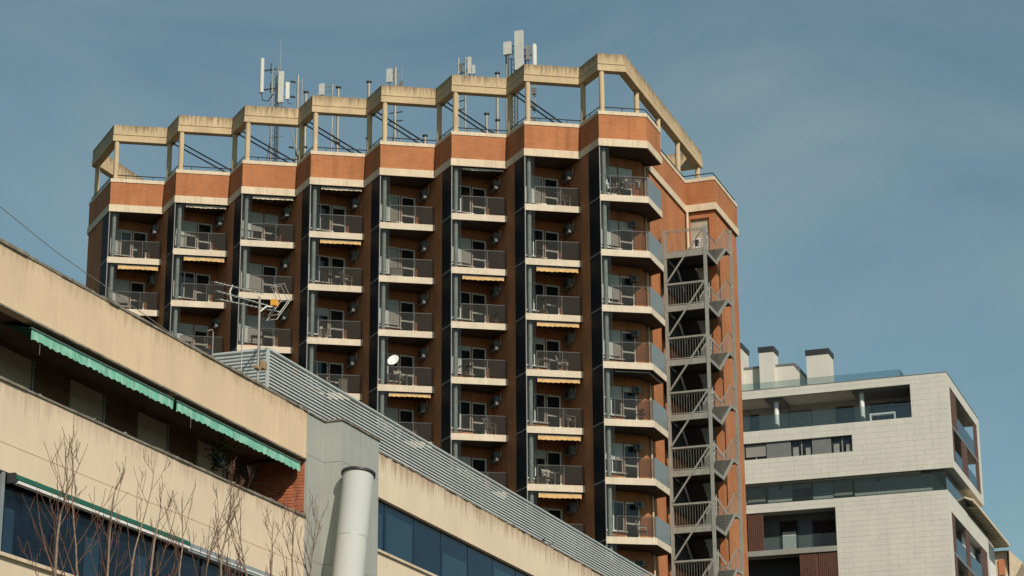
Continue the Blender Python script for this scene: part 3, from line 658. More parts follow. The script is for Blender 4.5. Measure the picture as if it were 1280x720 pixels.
def table(label, loc, rot, m=PLAST):
    t = thing('side_table', label, 'table', loc, rot, 'small tables on the tower balconies')
    part('tabletop', MB().box(-0.33, 0.33, -0.25, 0.25, 0.60, 0.63), m, t)
    for x in (-0.3, 0.26):
        for y in (-0.22, 0.18): part('leg', MB().box(x, x + 0.04, y, y + 0.04, 0, 0.60), m, t)
table('white side table beside the dish on the %s' % where(4, 3), balc(4, 3, 0.85, 0.5), FR)
table('pale side table on the %s' % where(6, 3), balc(6, 3, 0.95, 0.55), FR)
table('small wooden table on the %s' % where(0, 0), balc(0, 0, 1.9, 0.5), FR + 0.2, WOOD)
table('low wooden table on the %s' % where(2, 2), balc(2, 2, 1.05, 0.5), FR, WOOD)
table('wooden basket stand on the %s' % where(3, 1), balc(3, 1, 1.05, 0.5), FR + 0.4, WOOD)
# satellite dish
dl = balc(4, 3, 0.82, 0.35)
t = thing('satellite_dish', 'white satellite dish on a fourth-floor balcony, fourth column from right', 'satellite dish', dl, FR - 0.5)
part('mast', MB().tube([(0, 0.05, 0), (0, 0.05, 1.25)], 0.02, 8), GALV, t)
dsh = MB(); prof = [(0.0, 0.0), (0.12, 0.012), (0.22, 0.04), (0.29, 0.075), (0.30, 0.07), (0.22, 0.03), (0.12, 0.002), (0.0, -0.01)]
dsh.lathe(prof, n=20); tilt = Matrix.Rotation(R(62), 3, 'X')
dsh.v = [tuple(tilt @ Vector((x, y * 1.1, z)) + Vector((0, 0, 1.33))) for x, y, z in dsh.v]; part('dish', dsh, PLAST, t)
part('feed_arm', MB().tube([(0, 0.0, 1.08), (0, -0.32, 1.20), (0, -0.34, 1.28)], 0.012, 6), GALV, t)
# drying rack with clothes on the top balcony of the end column
p = balc(7, 0, 1.75, 0.55)
t = thing('drying_rack', 'drying rack hung with clothes on the top-floor rightmost balcony', 'drying rack', p, FR)
m = MB()
for x in (-0.4, 0.4):
    m.tube([(x, -0.25, 0), (x, 0.25, 0.95)], 0.012, 6).tube([(x, 0.25, 0), (x, -0.25, 0.95)], 0.012, 6)
for y in (-0.25, 0, 0.25): m.tube([(-0.45, y, 0.95), (0.45, y, 0.95)], 0.01, 6)
part('rack', m, ALU, t)
for q in range(5):
    x0 = -0.42 + q * 0.175; vs = []; zz = 0.45 + 0.12 * (q % 3); yy = (-0.25, 0.0, 0.25)[q % 3]
    cm = MB().box(x0, x0 + 0.15, yy - 0.022, yy - 0.011, zz, 0.97).box(x0, x0 + 0.15, yy + 0.011, yy + 0.022, zz + 0.08, 0.97).box(x0, x0 + 0.15, yy - 0.022, yy + 0.022, 0.971, 0.98)
    part('garment', cm, CLOTHS[q % 4], t)
def potplant(label, loc, s=1.0, name='potted_plant'):
    t = thing(name, label, 'plant', loc, 0.001)
    part('pot', MB().lathe([(0.0, 0), (0.10 * s, 0), (0.14 * s, 0.24 * s), (0.12 * s, 0.24 * s), (0.0, 0.2 * s)], n=12), WOOD, t)
    rnd = random.Random(hash(label) % 1000); f = MB()
    for q in range(70):
        a = rnd.random() * 6.28; e = rnd.uniform(0.2, 1.4); rr_ = rnd.uniform(0.1, 0.34) * s
        c = Vector((math.cos(a) * math.cos(e) * rr_, math.sin(a) * math.cos(e) * rr_, 0.28 * s + math.sin(e) * rr_ * 1.3))
        u = Vector((rnd.uniform(-1, 1), rnd.uniform(-1, 1), rnd.uniform(-1, 1))).normalized(); w = u.cross(Vector((0.3, 0.5, 0.8))).normalized()
        l = 0.07 * s; f.add([c - u * l, c + w * l * 0.5, c + u * l, c - w * l * 0.5], [(0, 1, 2, 3)])
    part('foliage', f, LEAF, t)
potplant('dark potted plant on the top-floor rightmost balcony', balc(7, 0, 1.05, 0.35), 1.0)
potplant('dark potted plant on the %s' % where(6, 2), balc(6, 2, 0.95, 0.4), 1.5)
potplant('dark potted plant on the %s' % where(3, 3), balc(3, 3, 1.2, 0.5), 1.2)
for (i, k, s_, sc) in ((5, 2, 2.3, 1.1), (2, 0, 1.9, 1.2), (1, 0, 2.2, 0.9), (5, 3, 0.8, 1.4), (6, 1, 0.75, 1.0), (7, 4, 1.9, 0.9)):
    potplant('leafy potted plant on the %s' % where(i, k), balc(i, k, s_, 0.32), sc)
# boxes and bundles
def bundle(label, loc, dims, m, name='storage_box', cat='box'):
    t = thing(name, label, cat, loc, FR); a, b, c = dims
    part('body', MB().box(-a / 2, a / 2, -b / 2, b / 2, 0, c), m, t); part('lid', MB().box(-a / 2 - 0.02, a / 2 + 0.02, -b / 2 - 0.02, b / 2 + 0.02, c + 0.002, c + 0.04), m, t)
bundle('white storage box on the %s' % where(3, 3), balc(3, 3, 1.9, 0.35), (0.42, 0.35, 0.75), PLAST)
bundle('pale storage box on the %s' % where(6, 5), balc(6, 5, 0.75, 0.4), (0.5, 0.35, 0.42), ACW)
bundle('pale storage box on the %s' % where(4, 1), balc(4, 1, 0.95, 0.45), (0.6, 0.35, 0.5), PLAST)
bd = thing('leaning_boards', 'pale boards leaning on the %s' % where(3, 2), 'boards', balc(3, 2, 0.85, 0.4), FR)
for q in range(3): part('board', MB().obox((-0.25 + 0.17 * q, 0, 0), (0.14, 0, 0), (0, 0.02, 0), (0.10, 0.12, 0.75 - 0.1 * q)), PLAST if q != 1 else WOOD, bd)

# ------------------------------------------------------------------ roof antennas and vents
DK = 40.80
def amast(label, cat, x, y, ztop, r=0.05, lattice=False, name='antenna_mast', rungs=True):
    t = thing(name, label, cat, (x, y, DK), 0.0)
    if lattice:
        m = MB(); w = 0.17; pts = [(x - w, y - w), (x + w, y - w), (x, y + w)]
        for px, py in pts: m.tube([(px, py, DK), (px, py, ztop)], 0.028, 6)
        z = DK + 0.2; j = 0
        while z < ztop - 0.3:
            for q in range(3):
                a, b = pts[q], pts[(q + 1) % 3]; m.tube([(*a, z), (*b, z + 0.3)], 0.012, 4, False)
            z += 0.3
        part('lattice', m, GALV, t)
    else: part('pole', MB().tube([(x, y, DK), (x, y, ztop)], r, 8), GALV, t)
    return t
def panel(t, x, y, z0, z1, w=0.26, d=0.12, arm=None, m=ANT, ang=0.0, name='panel_antenna', lab=None):
    c, s = math.cos(ang), math.sin(ang)
    mb = MB().obox((x - c * w / 2, y - s * w / 2, z0), (c * w, s * w, 0), (-s * d, c * d, 0), (0, 0, z1 - z0))
    o = part(name, mb, m, t, label=lab)
    cb = MB().tube([(x, y + d / 2, z0), (x + 0.03, y + d / 2, z0 - 0.25), (x + 0.25, y + d / 2 + 0.05, z0 - 0.3)], 0.02, 5); part('cable', cb, DKFR, t)
    if arm is not None:
        for z in (z0 + 0.2, z1 - 0.2): part('bracket', MB().bar((x, y + d, z), (arm[0], arm[1], z), 0.05), GALV, t)
    return o
YM = 106.0
t = amast('tall lattice antenna mast with white panels behind the third roof bay', 'antenna', -52.0, YM, 50.0, lattice=True)
c = MB().tube([(-52.82, YM - 0.2, 48.55), (-52.83, YM - 0.2, 50.6)], 0.125, 12); part('panel_antenna', c, ANT, t, label='long white rounded antenna panel')
for z in (48.75, 49.9): part('bracket', MB().bar((-52.8, YM - 0.1, z), (-52.0, YM, z + 0.05), 0.06).bar((-52.35, YM - 0.05, z - 0.2), (-52.35, YM - 0.05, z + 0.4), 0.04), DKFR, t)
panel(t, -51.62, YM - 0.25, 47.8, 49.65, 0.30, 0.14, (-52, YM), ang=0.2); panel(t, -51.27, YM - 0.1, 48.0, 49.0, 0.22, 0.12, (-51.9, YM), ang=0.5)
part('cable', MB().tube([(-52.8, YM - 0.2, 48.5), (-52.75, YM - 0.2, 48.1), (-52.4, YM - 0.2, 48.0), (-52.1, YM - 0.2, 48.4)], 0.03, 6), DKFR, t)
part('whip', MB().tube([(-51.8, YM, 49.8), (-51.82, YM, 51.8)], [0.022, 0.008], 5), GALV, t)
for q in range(3): part('cable', MB().tube([(-51.95 + 0.1 * q, YM - 0.22, 49.3 - 0.3 * q), (-51.9 + 0.09 * q, YM - 0.24, 46), (-51.93 + 0.1 * q, YM - 0.24, DK)], 0.025, 5), DKFR, t)
t2 = amast('pair of thin poles with crossbars left of the lattice mast', 'antenna', -52.45, YM + 0.3, 49.3, r=0.03)
part('pole', MB().tube([(-52.2, YM + 0.35, DK), (-52.2, YM + 0.35, 49.7)], 0.03, 6), GALV, t2)
for z in (44.5, 46.0, 47.5, 48.8): part('crossbar', MB().bar((-52.5, YM + 0.3, z), (-51.7, YM + 0.3, z), 0.035), GALV, t2)
part('stay', MB().tube([(-52.4, YM + 0.3, 46.2), (-53.6, YM + 0.9, DK)], 0.025, 5), GALV, t2)
t2 = amast('thin pole with small radio units beside the big lattice mast', 'antenna', -36.95, YM + 0.4, 48.7, r=0.03)
for z in (44.6, 45.4, 46.3): part('radio_unit', MB().box(-37.05, -36.83, YM + 0.15, YM + 0.3, z, z + 0.38), ACW, t2)
t = amast('slim white mast with black brackets right of the lattice mast', 'antenna', -50.88, YM + 0.4, 49.55, r=0.075)
for z in (49.1, 48.2, 47.4, 46.5, 45.2): part('bracket', MB().bar((-50.98, YM + 0.28, z), (-51.25, YM + 0.2, z + 0.06), 0.09), DKFR, t)
part('ladder', MB().tube([(-50.62, YM + 0.4, DK), (-50.62, YM + 0.4, 49.3)], 0.02, 5).tube([(-50.75, YM + 0.55, DK), (-50.75, YM + 0.55, 49.3)], 0.02, 5), GALV, t)
part('stay', MB().tube([(-51.1, YM, 46.4), (-49.9, YM + 1.0, DK)], 0.035, 6), GALV, t)
t = amast('thin mast with one small white panel behind the fourth roof bay', 'antenna', -48.58, YM, 48.5, r=0.05)
panel(t, -49.22, YM - 0.1, 47.95, 48.62, 0.30, 0.10, (-48.58, YM)); part('stay', MB().tube([(-48.5, YM, 45.6), (-47.6, YM + 0.6, DK)], 0.025, 5), GALV, t)
t = amast('single mast with white panels behind the fifth roof bay', 'antenna', -44.84, YM, 48.95, r=0.085)
panel(t, -45.18, YM - 0.1, 48.12, 48.9, 0.32, 0.12, (-44.84, YM)); panel(t, -44.5, YM - 0.05, 47.6, 48.1, 0.16, 0.12, (-44.84, YM), m=ACW)
part('whip', MB().tube([(-44.45, YM, 48.1), (-44.45, YM, 48.95)], 0.014, 5), GALV, t)
for z in (46.3, 45.8): part('bracket', MB().bar((-45.2, YM, z), (-44.4, YM, z), 0.05), DKFR, t)
part('stay', MB().tube([(-44.8, YM, 45.9), (-43.9, YM + 0.7, DK)], 0.03, 5).tube([(-44.85, YM, 45.7), (-45.6, YM + 0.6, DK)], 0.03, 5), GALV, t)
t = amast('twin masts with small white panels behind the sixth roof bay', 'antenna', -41.16, YM, 48.95, r=0.055)
part('pole', MB().tube([(-40.75, YM, DK), (-40.75, YM, 48.95)], 0.055, 8), GALV, t)
for z in (48.0, 48.5, 46.4, 45.9): part('bracket', MB().bar((-41.2, YM, z), (-40.7, YM, z + 0.08), 0.05), DKFR, t)
panel(t, -40.5, YM - 0.12, 47.9, 48.88, 0.18, 0.12, (-40.75, YM)); panel(t, -40.28, YM - 0.05, 47.9, 48.4, 0.14, 0.1, (-40.75, YM))
panel(t, -40.95, YM - 0.1, 48.1, 48.6, 0.12, 0.1, (-41.16, YM), m=ACW)
t = amast('largest antenna mast with big white panel behind the seventh roof bay', 'antenna', -37.9, YM, 49.2, lattice=True)
panel(t, -37.57, YM - 0.4, 47.6, 49.85, 0.46, 0.18, (-37.9, YM)); panel(t, -38.25, YM - 0.3, 48.62, 49.35, 0.44, 0.2, (-37.9, YM), name='equipment_box')
part('panel_antenna', MB().tube([(-36.82, YM, 47.4), (-36.82, YM, 48.98), (-36.82, YM, 49.1)], [0.14, 0.14, 0.08], 12), ANT, t, label='rounded white antenna tube')
panel(t, -37.15, YM - 0.1, 48.2, 49.05, 0.24, 0.12, (-37.9, YM), m=ACW, ang=0.3)
part('bracket', MB().bar((-37.9, YM, 47.8), (-36.8, YM, 47.8), 0.07).bar((-37.9, YM, 48.5), (-36.8, YM, 48.5), 0.06), DKFR, t)
for x in (-38.45, -37.35): part('pole', MB().tube([(x, YM + 0.1, DK), (x, YM + 0.1, 49.0)], 0.045, 6), GALV, t)
for q in range(4): part('cable', MB().tube([(-38.2 + 0.17 * q, YM - 0.25, 48.4), (-38.15 + 0.16 * q, YM - 0.3, 45), (-38.2 + 0.16 * q, YM - 0.3, DK)], 0.028, 5), DKFR, t)
for q, (x, zt, lab) in enumerate([(-50.09, 48.15, 'capped vent pipe at the left of the fourth roof bay'), (-48.14, 48.15, 'capped vent pipe beside the thin mast, fourth roof bay'), (-46.32, 48.2, 'tall capped vent pipe at the left of the fifth roof bay'),
                          (-43.0, 44.6, 'short capped vent pipe at the right of the fifth roof bay'), (-39.47, 45.35, 'short capped vent pipe in the sixth roof bay'), (-38.85, 47.6, 'tall vent pipe at the right of the sixth roof bay'), (-41.0, 44.5, 'stub vent pipe left in the sixth roof bay')]):
    t = thing('vent_pipe', lab, 'vent pipe', (x, YM - 0.2, DK), 0.0, 'roof vent pipes')
    part('pipe', MB().tube([(x, YM - 0.2, DK), (x, YM - 0.2, zt)], 0.085, 10), GALV, t)
    part('cap', MB().tube([(x, YM - 0.2, zt + 0.002), (x, YM - 0.2, zt + 0.07)], 0.15, 12), DKFR, t)
    if zt > 46: part('collar', MB().tube([(x, YM - 0.2, 44.9), (x, YM - 0.2, 44.98)], 0.14, 12), DKFR, t)

# ------------------------------------------------------------------ cream building in front
FX = -20.23
low = thing('cream_building', 'long low cream building with loggia, blue window band and grey shaft', 'building', (FX - 4, 45, GZ))
Y0, Y1, YR0, YEND = 16.0, 43.15, 46.03, 86.0
def seamed(name, x0, x1, ya, yb, z0, z1, m, n, gap=0.008):
    w = (yb - ya) / n
    for j in range(n): part(name, MB().box(x0, x1, ya + j * w + gap / 2, ya + (j + 1) * w - gap / 2, z0, z1), m, low)
seamed('fascia_panel', FX - 0.25, FX, Y0, Y1, 11.2, 12.22, CREAM, 4, 0.0015)
def ragged(x0, x1, ya, yb, z0, z1, step=0.35, amp=0.012, seed=1):
    rnd = random.Random(seed); m = MB(); y = ya
    while y < yb - 1e-6:
        e = min(yb, y + rnd.uniform(0.5, 1.3) * step); m.box(x0, x1 + rnd.uniform(-amp, amp), y, e - 0.004, z0, z1 + rnd.uniform(-amp, amp)); y = e
    return m
part('coping', ragged(FX - 0.32, FX + 0.025, Y0, Y1, 12.222, 12.275, 0.4, 0.014, 2), COPING, low)
part('drip_edge', MB().box(FX - 0.02, FX + 0.012, Y0, Y1, 11.165, 11.198), COPING, low)
part('roof', MB().box(-36, FX - 0.26, Y0, YEND, 11.6, 11.98), ROOFG, low)
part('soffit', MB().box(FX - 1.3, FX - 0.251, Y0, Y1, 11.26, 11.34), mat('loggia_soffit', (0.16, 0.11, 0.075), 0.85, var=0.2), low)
BX = FX - 1.28
# loggia back wall with openings for shutters
SHT = [(33.05, 34.22, 0.42), (35.55, 36.78, 1.0), (38.12, 39.32, 0.85), (40.62, 41.82, 0.93)]
SHZ0, SHZ1 = 9.1, 11.14
bwm = MB(); yc = Y0
for a, b, f in SHT:
    bwm.box(BX - 0.25, BX, yc, a, 8.86, 11.26).box(BX - 0.25, BX, a, b, SHZ1, 11.26).box(BX - 0.25, BX, a, b, 8.86, SHZ0); yc = b
bwm.box(BX - 0.25, BX, yc, Y1 + 0.2, 8.86, 11.26)
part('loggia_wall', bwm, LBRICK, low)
for a, b, f in SHT:
    w = part('window', MB().box(BX - 0.1, BX - 0.02, a, a + 0.07, SHZ0, SHZ1).box(BX - 0.1, BX - 0.02, b - 0.07, b, SHZ0, SHZ1).box(BX - 0.1, BX - 0.02, a + 0.07, b - 0.07, SHZ0, SHZ0 + 0.07).box(BX - 0.1, BX - 0.02, (a + b) / 2 - 0.04, (a + b) / 2 + 0.04, SHZ0 + 0.07, SHZ1), WHITE, low)
    part('pane', MB().box(BX - 0.07, BX - 0.06, a + 0.07, b - 0.07, SHZ0 + 0.07, SHZ1), PANE, w)
    g = MB()
    for yy in (a + 0.33, b - 0.33):
        g.box(BX - 0.059, BX - 0.045, yy - 0.012, yy + 0.012, SHZ0 + 0.07, SHZ1)
    for zz in (10.3, 10.65): g.box(BX - 0.059, BX - 0.045, a + 0.07, b - 0.07, zz - 0.012, zz + 0.012)
    part('glazing_bar', g, WHITE, w)
    zb = SHZ1 - f * (SHZ1 - 9.9); z = SHZ1; j = 0
    smesh = MB().box(0, 0.016, a + 0.03, b - 0.03, -0.044, 0).mesh('slat')
    sh = part('shutter', MB().box(BX - 0.012, BX - 0.004, a + 0.02, b - 0.02, zb if f < 0.99 else SHZ0 + 0.1, SHZ1), ROLL_, low)
    while z > (zb if f < 0.99 else 9.6):
        part('slat', smesh, ROLL_, sh, (BX - 0.003, 0, z)); z -= 0.047
    part('guide', MB().box(BX - 0.004, BX + 0.03, b, b + 0.05, SHZ0, SHZ1), ALU, low)
part('loggia_floor', MB().box(BX, FX - 0.2, Y0, Y1, 8.6, 8.86), PAVE, low)
# loggia end wall of single bricks
ew = part('end_wall', MB().box(BX, FX - 0.02, Y1 + 0.02, Y1 + 0.25, 8.86, 11.198), MORTAR, low)
bkm = MB().box(0.005, 0.235, 0, 0.022, 0.005, 0.061).mesh('brick'); hbm = MB().box(0.005, 0.115, 0, 0.022, 0.005, 0.061).mesh('brick')
rnd = random.Random(5); nb = 0; z = 9.72
while z < 11.12:
    x = FX - 0.022; row = int(round((z - 9.72) / 0.066))
    if row % 2: x -= 0.12; part('brick', hbm, RBRICK, ew, (x, Y1 + rnd.uniform(-0.004, 0.004), z)); nb += 1
    while x - 0.24 > BX + 0.01:
        x -= 0.24; part('brick', bkm, RBRICK, ew, (x, Y1 + rnd.uniform(-0.004, 0.004), z)); nb += 1
    z += 0.066
# middle spandrel in two lifts with a stained joint
seamed('spandrel_panel', FX - 0.22, FX, Y0, Y1, 8.905, 9.92, CREAM3, 4, 0.002)
seamed('spandrel_panel', FX - 0.22, FX, Y0, Y1, 8.44, 8.893, CREAM3, 4, 0.002)
part('joint', MB().box(FX - 0.2, FX - 0.002, Y0, Y1, 8.893, 8.905), mat('rust_joint', (0.32, 0.16, 0.07), 0.9, var=0.3, vscale=4), low)
part('coping', ragged(FX - 0.26, FX + 0.03, Y0, Y1, 9.922, 9.962, 0.6, 0.010, 4), COPING, low)
hr = MB().tube([(FX - 0.1, Y0, 10.0), (FX - 0.1, Y1, 10.0)], 0.018, 6)
rnd = random.Random(11); y = 30.2
while y < Y1: hr.box(FX - 0.14, FX - 0.05, y, y + rnd.uniform(0.05, 0.16), 9.963, 9.995 + rnd.uniform(0, 0.03)); y += rnd.uniform(0.5, 1.4)
part('handrail', hr, GALV, low)
# lower window band
part('window_band', MB().box(FX - 0.16, FX - 0.12, Y0, Y1, 7.1, 8.44), NGLASS, low)
for y, w in ((31.56, 0.10), (26.5, 0.08)):
    part('mullion', MB().box(FX - 0.12, FX - 0.015, y - w / 2, y + w / 2, 7.1, 8.439), ALU, low)
for y in (33.4, 35.2, 37.0, 38.8, 40.6, 42.4): part('mullion', MB().box(FX - 0.12, FX - 0.085, y - 0.03, y + 0.03, 7.1, 8.439), DKFR, low)
# pale blinds seen behind the panes
for ya, yb in ((31.8, 32.1), (34.4, 34.9), (36.2, 36.6)): part('blind', MB().box(FX - 0.119, FX - 0.113, ya, yb, 7.12, 7.9), mat('blue_blind', (0.012, 0.035, 0.06), 0.5), low)
part('sill', MB().box(FX - 0.12, FX + 0.06, Y0, Y1, 7.04, 7.098), BAND, low)
part('lintel_cover', MB().box(FX - 0.12, FX + 0.02, 37.95, Y1, 8.27, 8.436), ALU, low)
part('lintel_cover', MB().box(FX - 0.02, FX + 0.035, 37.95, Y1, 8.32, 8.345), WHITE, low)
seamed('spandrel_panel', FX - 0.22, FX, Y0, Y1, GZ, 7.038, CREAM3, 4, 0.006)
# right wing
seamed('fascia_panel', FX - 0.25, FX, YR0, YEND, 11.16, 12.2, CREAM2, 5, 0.0015)
part('coping', ragged(FX - 0.3, FX + 0.02, YR0, YEND, 12.203, 12.235, 0.35, 0.016, 8), COPING, low)
seamed('spandrel_panel', FX - 0.22, FX, YR0, YEND, GZ, 9.88, CREAM2, 5, 0.002)
part('sill', MB().box(FX - 0.12, FX + 0.05, YR0, YEND, 9.885, 9.94), BAND, low)
y = YR0; edges = [46.03, 47.68, 49.47, 51.21, 53.06, 54.84] + [54.84 + 1.78 * j for j in range(1, 18)]
rnd = random.Random(3)
for a, b in zip(edges[:-1], edges[1:]):
    m = BLUE
    part('window_pane', MB().box(FX - 0.125, FX - 0.11 + rnd.uniform(-0.002, 0.002), a + 0.02, b - 0.02, 9.95, 11.155), m, low)
    part('mullion', MB().box(FX - 0.15, FX - 0.118, b - 0.02, b + 0.02, 9.945, 11.158), NGLASS, low)
    if rnd.random() < 0.7: part('blind', MB().box(FX - 0.109, FX - 0.106, a + 0.12, b - 0.1, 9.96, 10.95 - rnd.random() * 0.3), mat('teal_blind', (0.008, 0.034, 0.06), 0.12), low)
part('back_wall', MB().box(-36, FX - 0.3, YR0, YEND, GZ, 11.59), DKFR, low)
part('back_wall', MB().box(-36, BX - 0.3, Y0, YR0, GZ, 11.59), DKFR, low)
# grey clad shaft
SH0, SHT_ = -19.78, 12.2
def clad(x0, x1, y0, y1, z0, z1): part('cladding_panel', MB().box(x0, x1, y0, y1, z0, z1), CLAD, low)
joints = [GZ, 2.0, 4.4, 6.8, 9.05, 11.29, 12.19]
for z0, z1 in zip(joints[:-1], joints[1:]):
    clad(FX - 0.3, FX + 0.03, 43.158, 44.0, z0 + 0.004, z1 - 0.004)
    clad(FX - 0.3, SH0, 44.006, 44.98, z0 + 0.004, z1 - 0.004); clad(FX - 0.3, SH0, 44.988, 46.026, z0 + 0.004, z1 - 0.004)
part('shaft_core', MB().box(FX - 0.29, SH0 - 0.02, 44.02, 46.0, GZ, 12.18), DKFR, low)
part('shaft_cap', MB().box(FX - 0.3, SH0 + 0.03, 43.98, 46.05, 12.192, 12.23).box(FX - 0.3, FX + 0.06, 43.15, 43.979, 12.192, 12.23), COPING, low)
# raking round duct
PXc = -19.36
pa, pb = Vector((PXc, 43.95, 10.93)), Vector((PXc - 0.0, 43.35, 7.9)); pdn = pb + (pb - pa).normalized() * 9.6
duct = thing('round_duct', 'raking light grey round duct in front of the grey shaft', 'duct', tuple(pdn), 0.0)
part('pipe', MB().tube([pa, pb, pdn], 0.335, 28), DUCT, duct)
part('collar', MB().tube([pa + (pa - pb).normalized() * 0.002, pa + (pa - pb).normalized() * 0.05], 0.375, 28), DKFR, duct)
part('seam', MB().tube([pa + (pb - pa).normalized() * 1.45, pa + (pb - pa).normalized() * 1.47], 0.338, 28), CLAD, duct)

# louvred plant screen on the roof
LX, LY0, LTOP, LBOT, PITCHL = -21.7, 44.2, 14.08, 11.99, 0.08
scr = thing('louvre_screen', 'grey metal louvre screen around the roof of the cream building', 'screen', (LX, LY0, LBOT))
lm = MB(); ln = YEND - LY0
lm.add([(-0.022, 0, 0.066), (-0.022, ln, 0.066), (0.0, ln, 0.018), (0.0, 0, 0.018), (-0.03, 0, 0.012), (-0.03, ln, 0.012), (-0.05, 0, 0.06), (-0.05, ln, 0.06)],
       [(3, 2, 1, 0), (4, 5, 2, 3), (6, 7, 5, 4), (0, 1, 7, 6), (0, 6, 4, 3), (1, 2, 5, 7)])
lm = lm.mesh('slat'); SXL = -23.4
ls = MB().add([(SXL - LX, 0, 0.062), (-0.06, 0, 0.062), (-0.06, 0, 0.02), (SXL - LX, 0, 0.02), (SXL - LX, 0.045, 0.0), (-0.06, 0.045, 0.0), (SXL - LX, 0.05, 0.045), (-0.06, 0.05, 0.045)],
              [(3, 2, 1, 0), (4, 5, 2, 3), (6, 7, 5, 4), (0, 1, 7, 6), (0, 3, 4, 6), (1, 7, 5, 2)]).mesh('slat')
ns = int((LTOP - LBOT) / PITCHL)
for j in range(ns):
    z = LBOT + j * PITCHL + 0.02
    part('slat', lm, LOUV, scr, (LX, LY0, z)); part('slat', ls, LOUV, scr, (LX, LY0, z))
part('corner_post', MB().box(LX - 0.055, LX + 0.012, LY0 - 0.012, LY0 + 0.04, LBOT, LTOP + 0.01), LOUV, scr)
part('top_rail', MB().box(LX - 0.05, LX + 0.012, LY0 + 0.04, YEND, LTOP - 0.035, LTOP + 0.012), LOUV, scr)
part('top_rail', MB().box(SXL, LX - 0.055, LY0 - 0.012, LY0 + 0.05, LTOP - 0.035, LTOP + 0.012), LOUV, scr)
pmm = MB().box(-0.12, -0.06, -0.04, 0.04, 0, LTOP - LBOT - 0.04).mesh('post')
for j in range(20): part('post', pmm, STEELG, scr, (LX, LY0 + 1.2 + j * 2.1, LBOT))
part('backing', MB().box(LX - 0.45, LX - 0.40, LY0 + 0.6, YEND, LBOT, LTOP - 0.08), DKFR, scr)
part('backing', MB().box(SXL, LX - 0.5, LY0 + 0.55, LY0 + 0.59, LBOT, LTOP - 0.08), DKFR, scr)

# green awnings
def gvalance(ya, yb, x, ztop, drop, seed):
    rnd = random.Random(seed); n = int((yb - ya) / 0.05); m = MB(); vs = []
    for k in range(n + 1):
        y = ya + (yb - ya) * k / n
        z = ztop - drop + 0.028 * abs(math.sin((y - ya) * math.pi / 0.21)) + rnd.uniform(-0.008, 0.008)
        dx = 0.012 * math.sin(y * 7 + seed) + rnd.uniform(-0.003, 0.003)
        vs += [(x, y, ztop), (x + dx, y, z), (x + dx - 0.006, y, z), (x - 0.006, y, ztop)]
    m.add(vs, [(4 * k + j, 4 * k + 4 + j, 4 * k + 4 + (j + 1) % 4, 4 * k + (j + 1) % 4) for k in range(n) for j in range(4)] + [(0, 1, 2, 3), (4 * n + 3, 4 * n + 2, 4 * n + 1, 4 * n)])
    return m
for q, (ya, yb, lab) in enumerate(((32.26, 37.36, 'longer faded green awning at the left of the cream loggia'), (37.5, 43.05, 'green awning at the right end of the cream loggia by the brick wall'))):
    t = thing('awning', lab, 'awning', (FX - 0.1, ya, 10.9), 0.0, 'green loggia awnings')
    part('valance', gvalance(ya, yb, FX - 0.09, 11.085, 0.20, q), GRN, t)
    part('front_bar', MB().box(FX - 0.115, FX - 0.075, ya - 0.02, yb + 0.02, 11.087, 11.105), WHITE, t)
    part('fabric', MB().add([(FX - 0.1, ya, 11.10), (FX - 0.1, yb, 11.10), (FX - 0.7, yb, 11.235), (FX - 0.7, ya, 11.235), (FX - 0.1, ya, 11.108), (FX - 0.1, yb, 11.108), (FX - 0.7, yb, 11.243), (FX - 0.7, ya, 11.243)], [(3, 2, 1, 0), (4, 5, 6, 7), (0, 1, 5, 4), (1, 2, 6, 5), (2, 3, 7, 6), (3, 0, 4, 7)]), GRND, t)
    part('cord', MB().tube([(FX - 0.1, ya + 0.3 * (1 + 5 * q % 4), 11.0), (FX - 0.1, ya + 0.3 * (1 + 5 * q % 4), 10.7)], 0.003, 4), GALV, t)
t = thing('awning', 'rolled dark green and white awning box above the lower windows', 'awning', (FX + 0.05, 34, 8.3), 0.0)
part('cassette', MB().box(FX - 0.02, FX + 0.10, 31.72, 37.9, 8.345, 8.425), GRND, t)
part('front_bar', MB().box(FX - 0.02, FX + 0.09, 31.85, 37.9, 8.288, 8.338), WHITE, t)
part('end_arm', MB().box(FX - 0.02, FX + 0.13, 31.66, 31.72, 8.26, 8.43), DKFR, t)
# hanging plant and box in the loggia
t = thing('hanging_plant', 'dark hanging plant inside the cream loggia by a shutter', 'plant', (FX - 0.55, 40.2, 10.45), 0.0)
rnd = random.Random(9); f = MB()
for q in range(160):
    c = Vector((FX - 0.55 + rnd.gauss(0, 0.12), 40.2 + rnd.gauss(0, 0.18), 10.68 + rnd.gauss(0, 0.16)))
    u = Vector((rnd.uniform(-1, 1), rnd.uniform(-1, 1), rnd.uniform(-1, 1))).normalized(); w = u.cross(Vector((0.3, 0.5, 0.8))).normalized()
    f.add([c - u * 0.06, c + w * 0.03, c + u * 0.06, c - w * 0.03], [(0, 1, 2, 3)])
part('foliage', f, LEAF, t); part('pot', MB().lathe([(0, 0), (0.09, 0), (0.12, 0.16), (0.0, 0.16)], (FX - 0.55, 40.2, 10.42), 12), DKFR, t)
part('cord', MB().tube([(FX - 0.55, 40.2, 10.58), (FX - 0.55, 40.2, 11.26)], 0.006, 4), DKFR, t)
t = thing('wall_cabinet', 'small beige box fixed in the loggia near the brick end wall', 'cabinet', (BX + 0.12, 42.6, 10.7), 0.0)
part('body', MB().box(BX, BX + 0.2, 42.62, 42.92, 10.8, 11.02), ACW, t); part('lid', MB().box(BX, BX + 0.22, 42.6, 42.94, 11.022, 11.04), ACW, t)

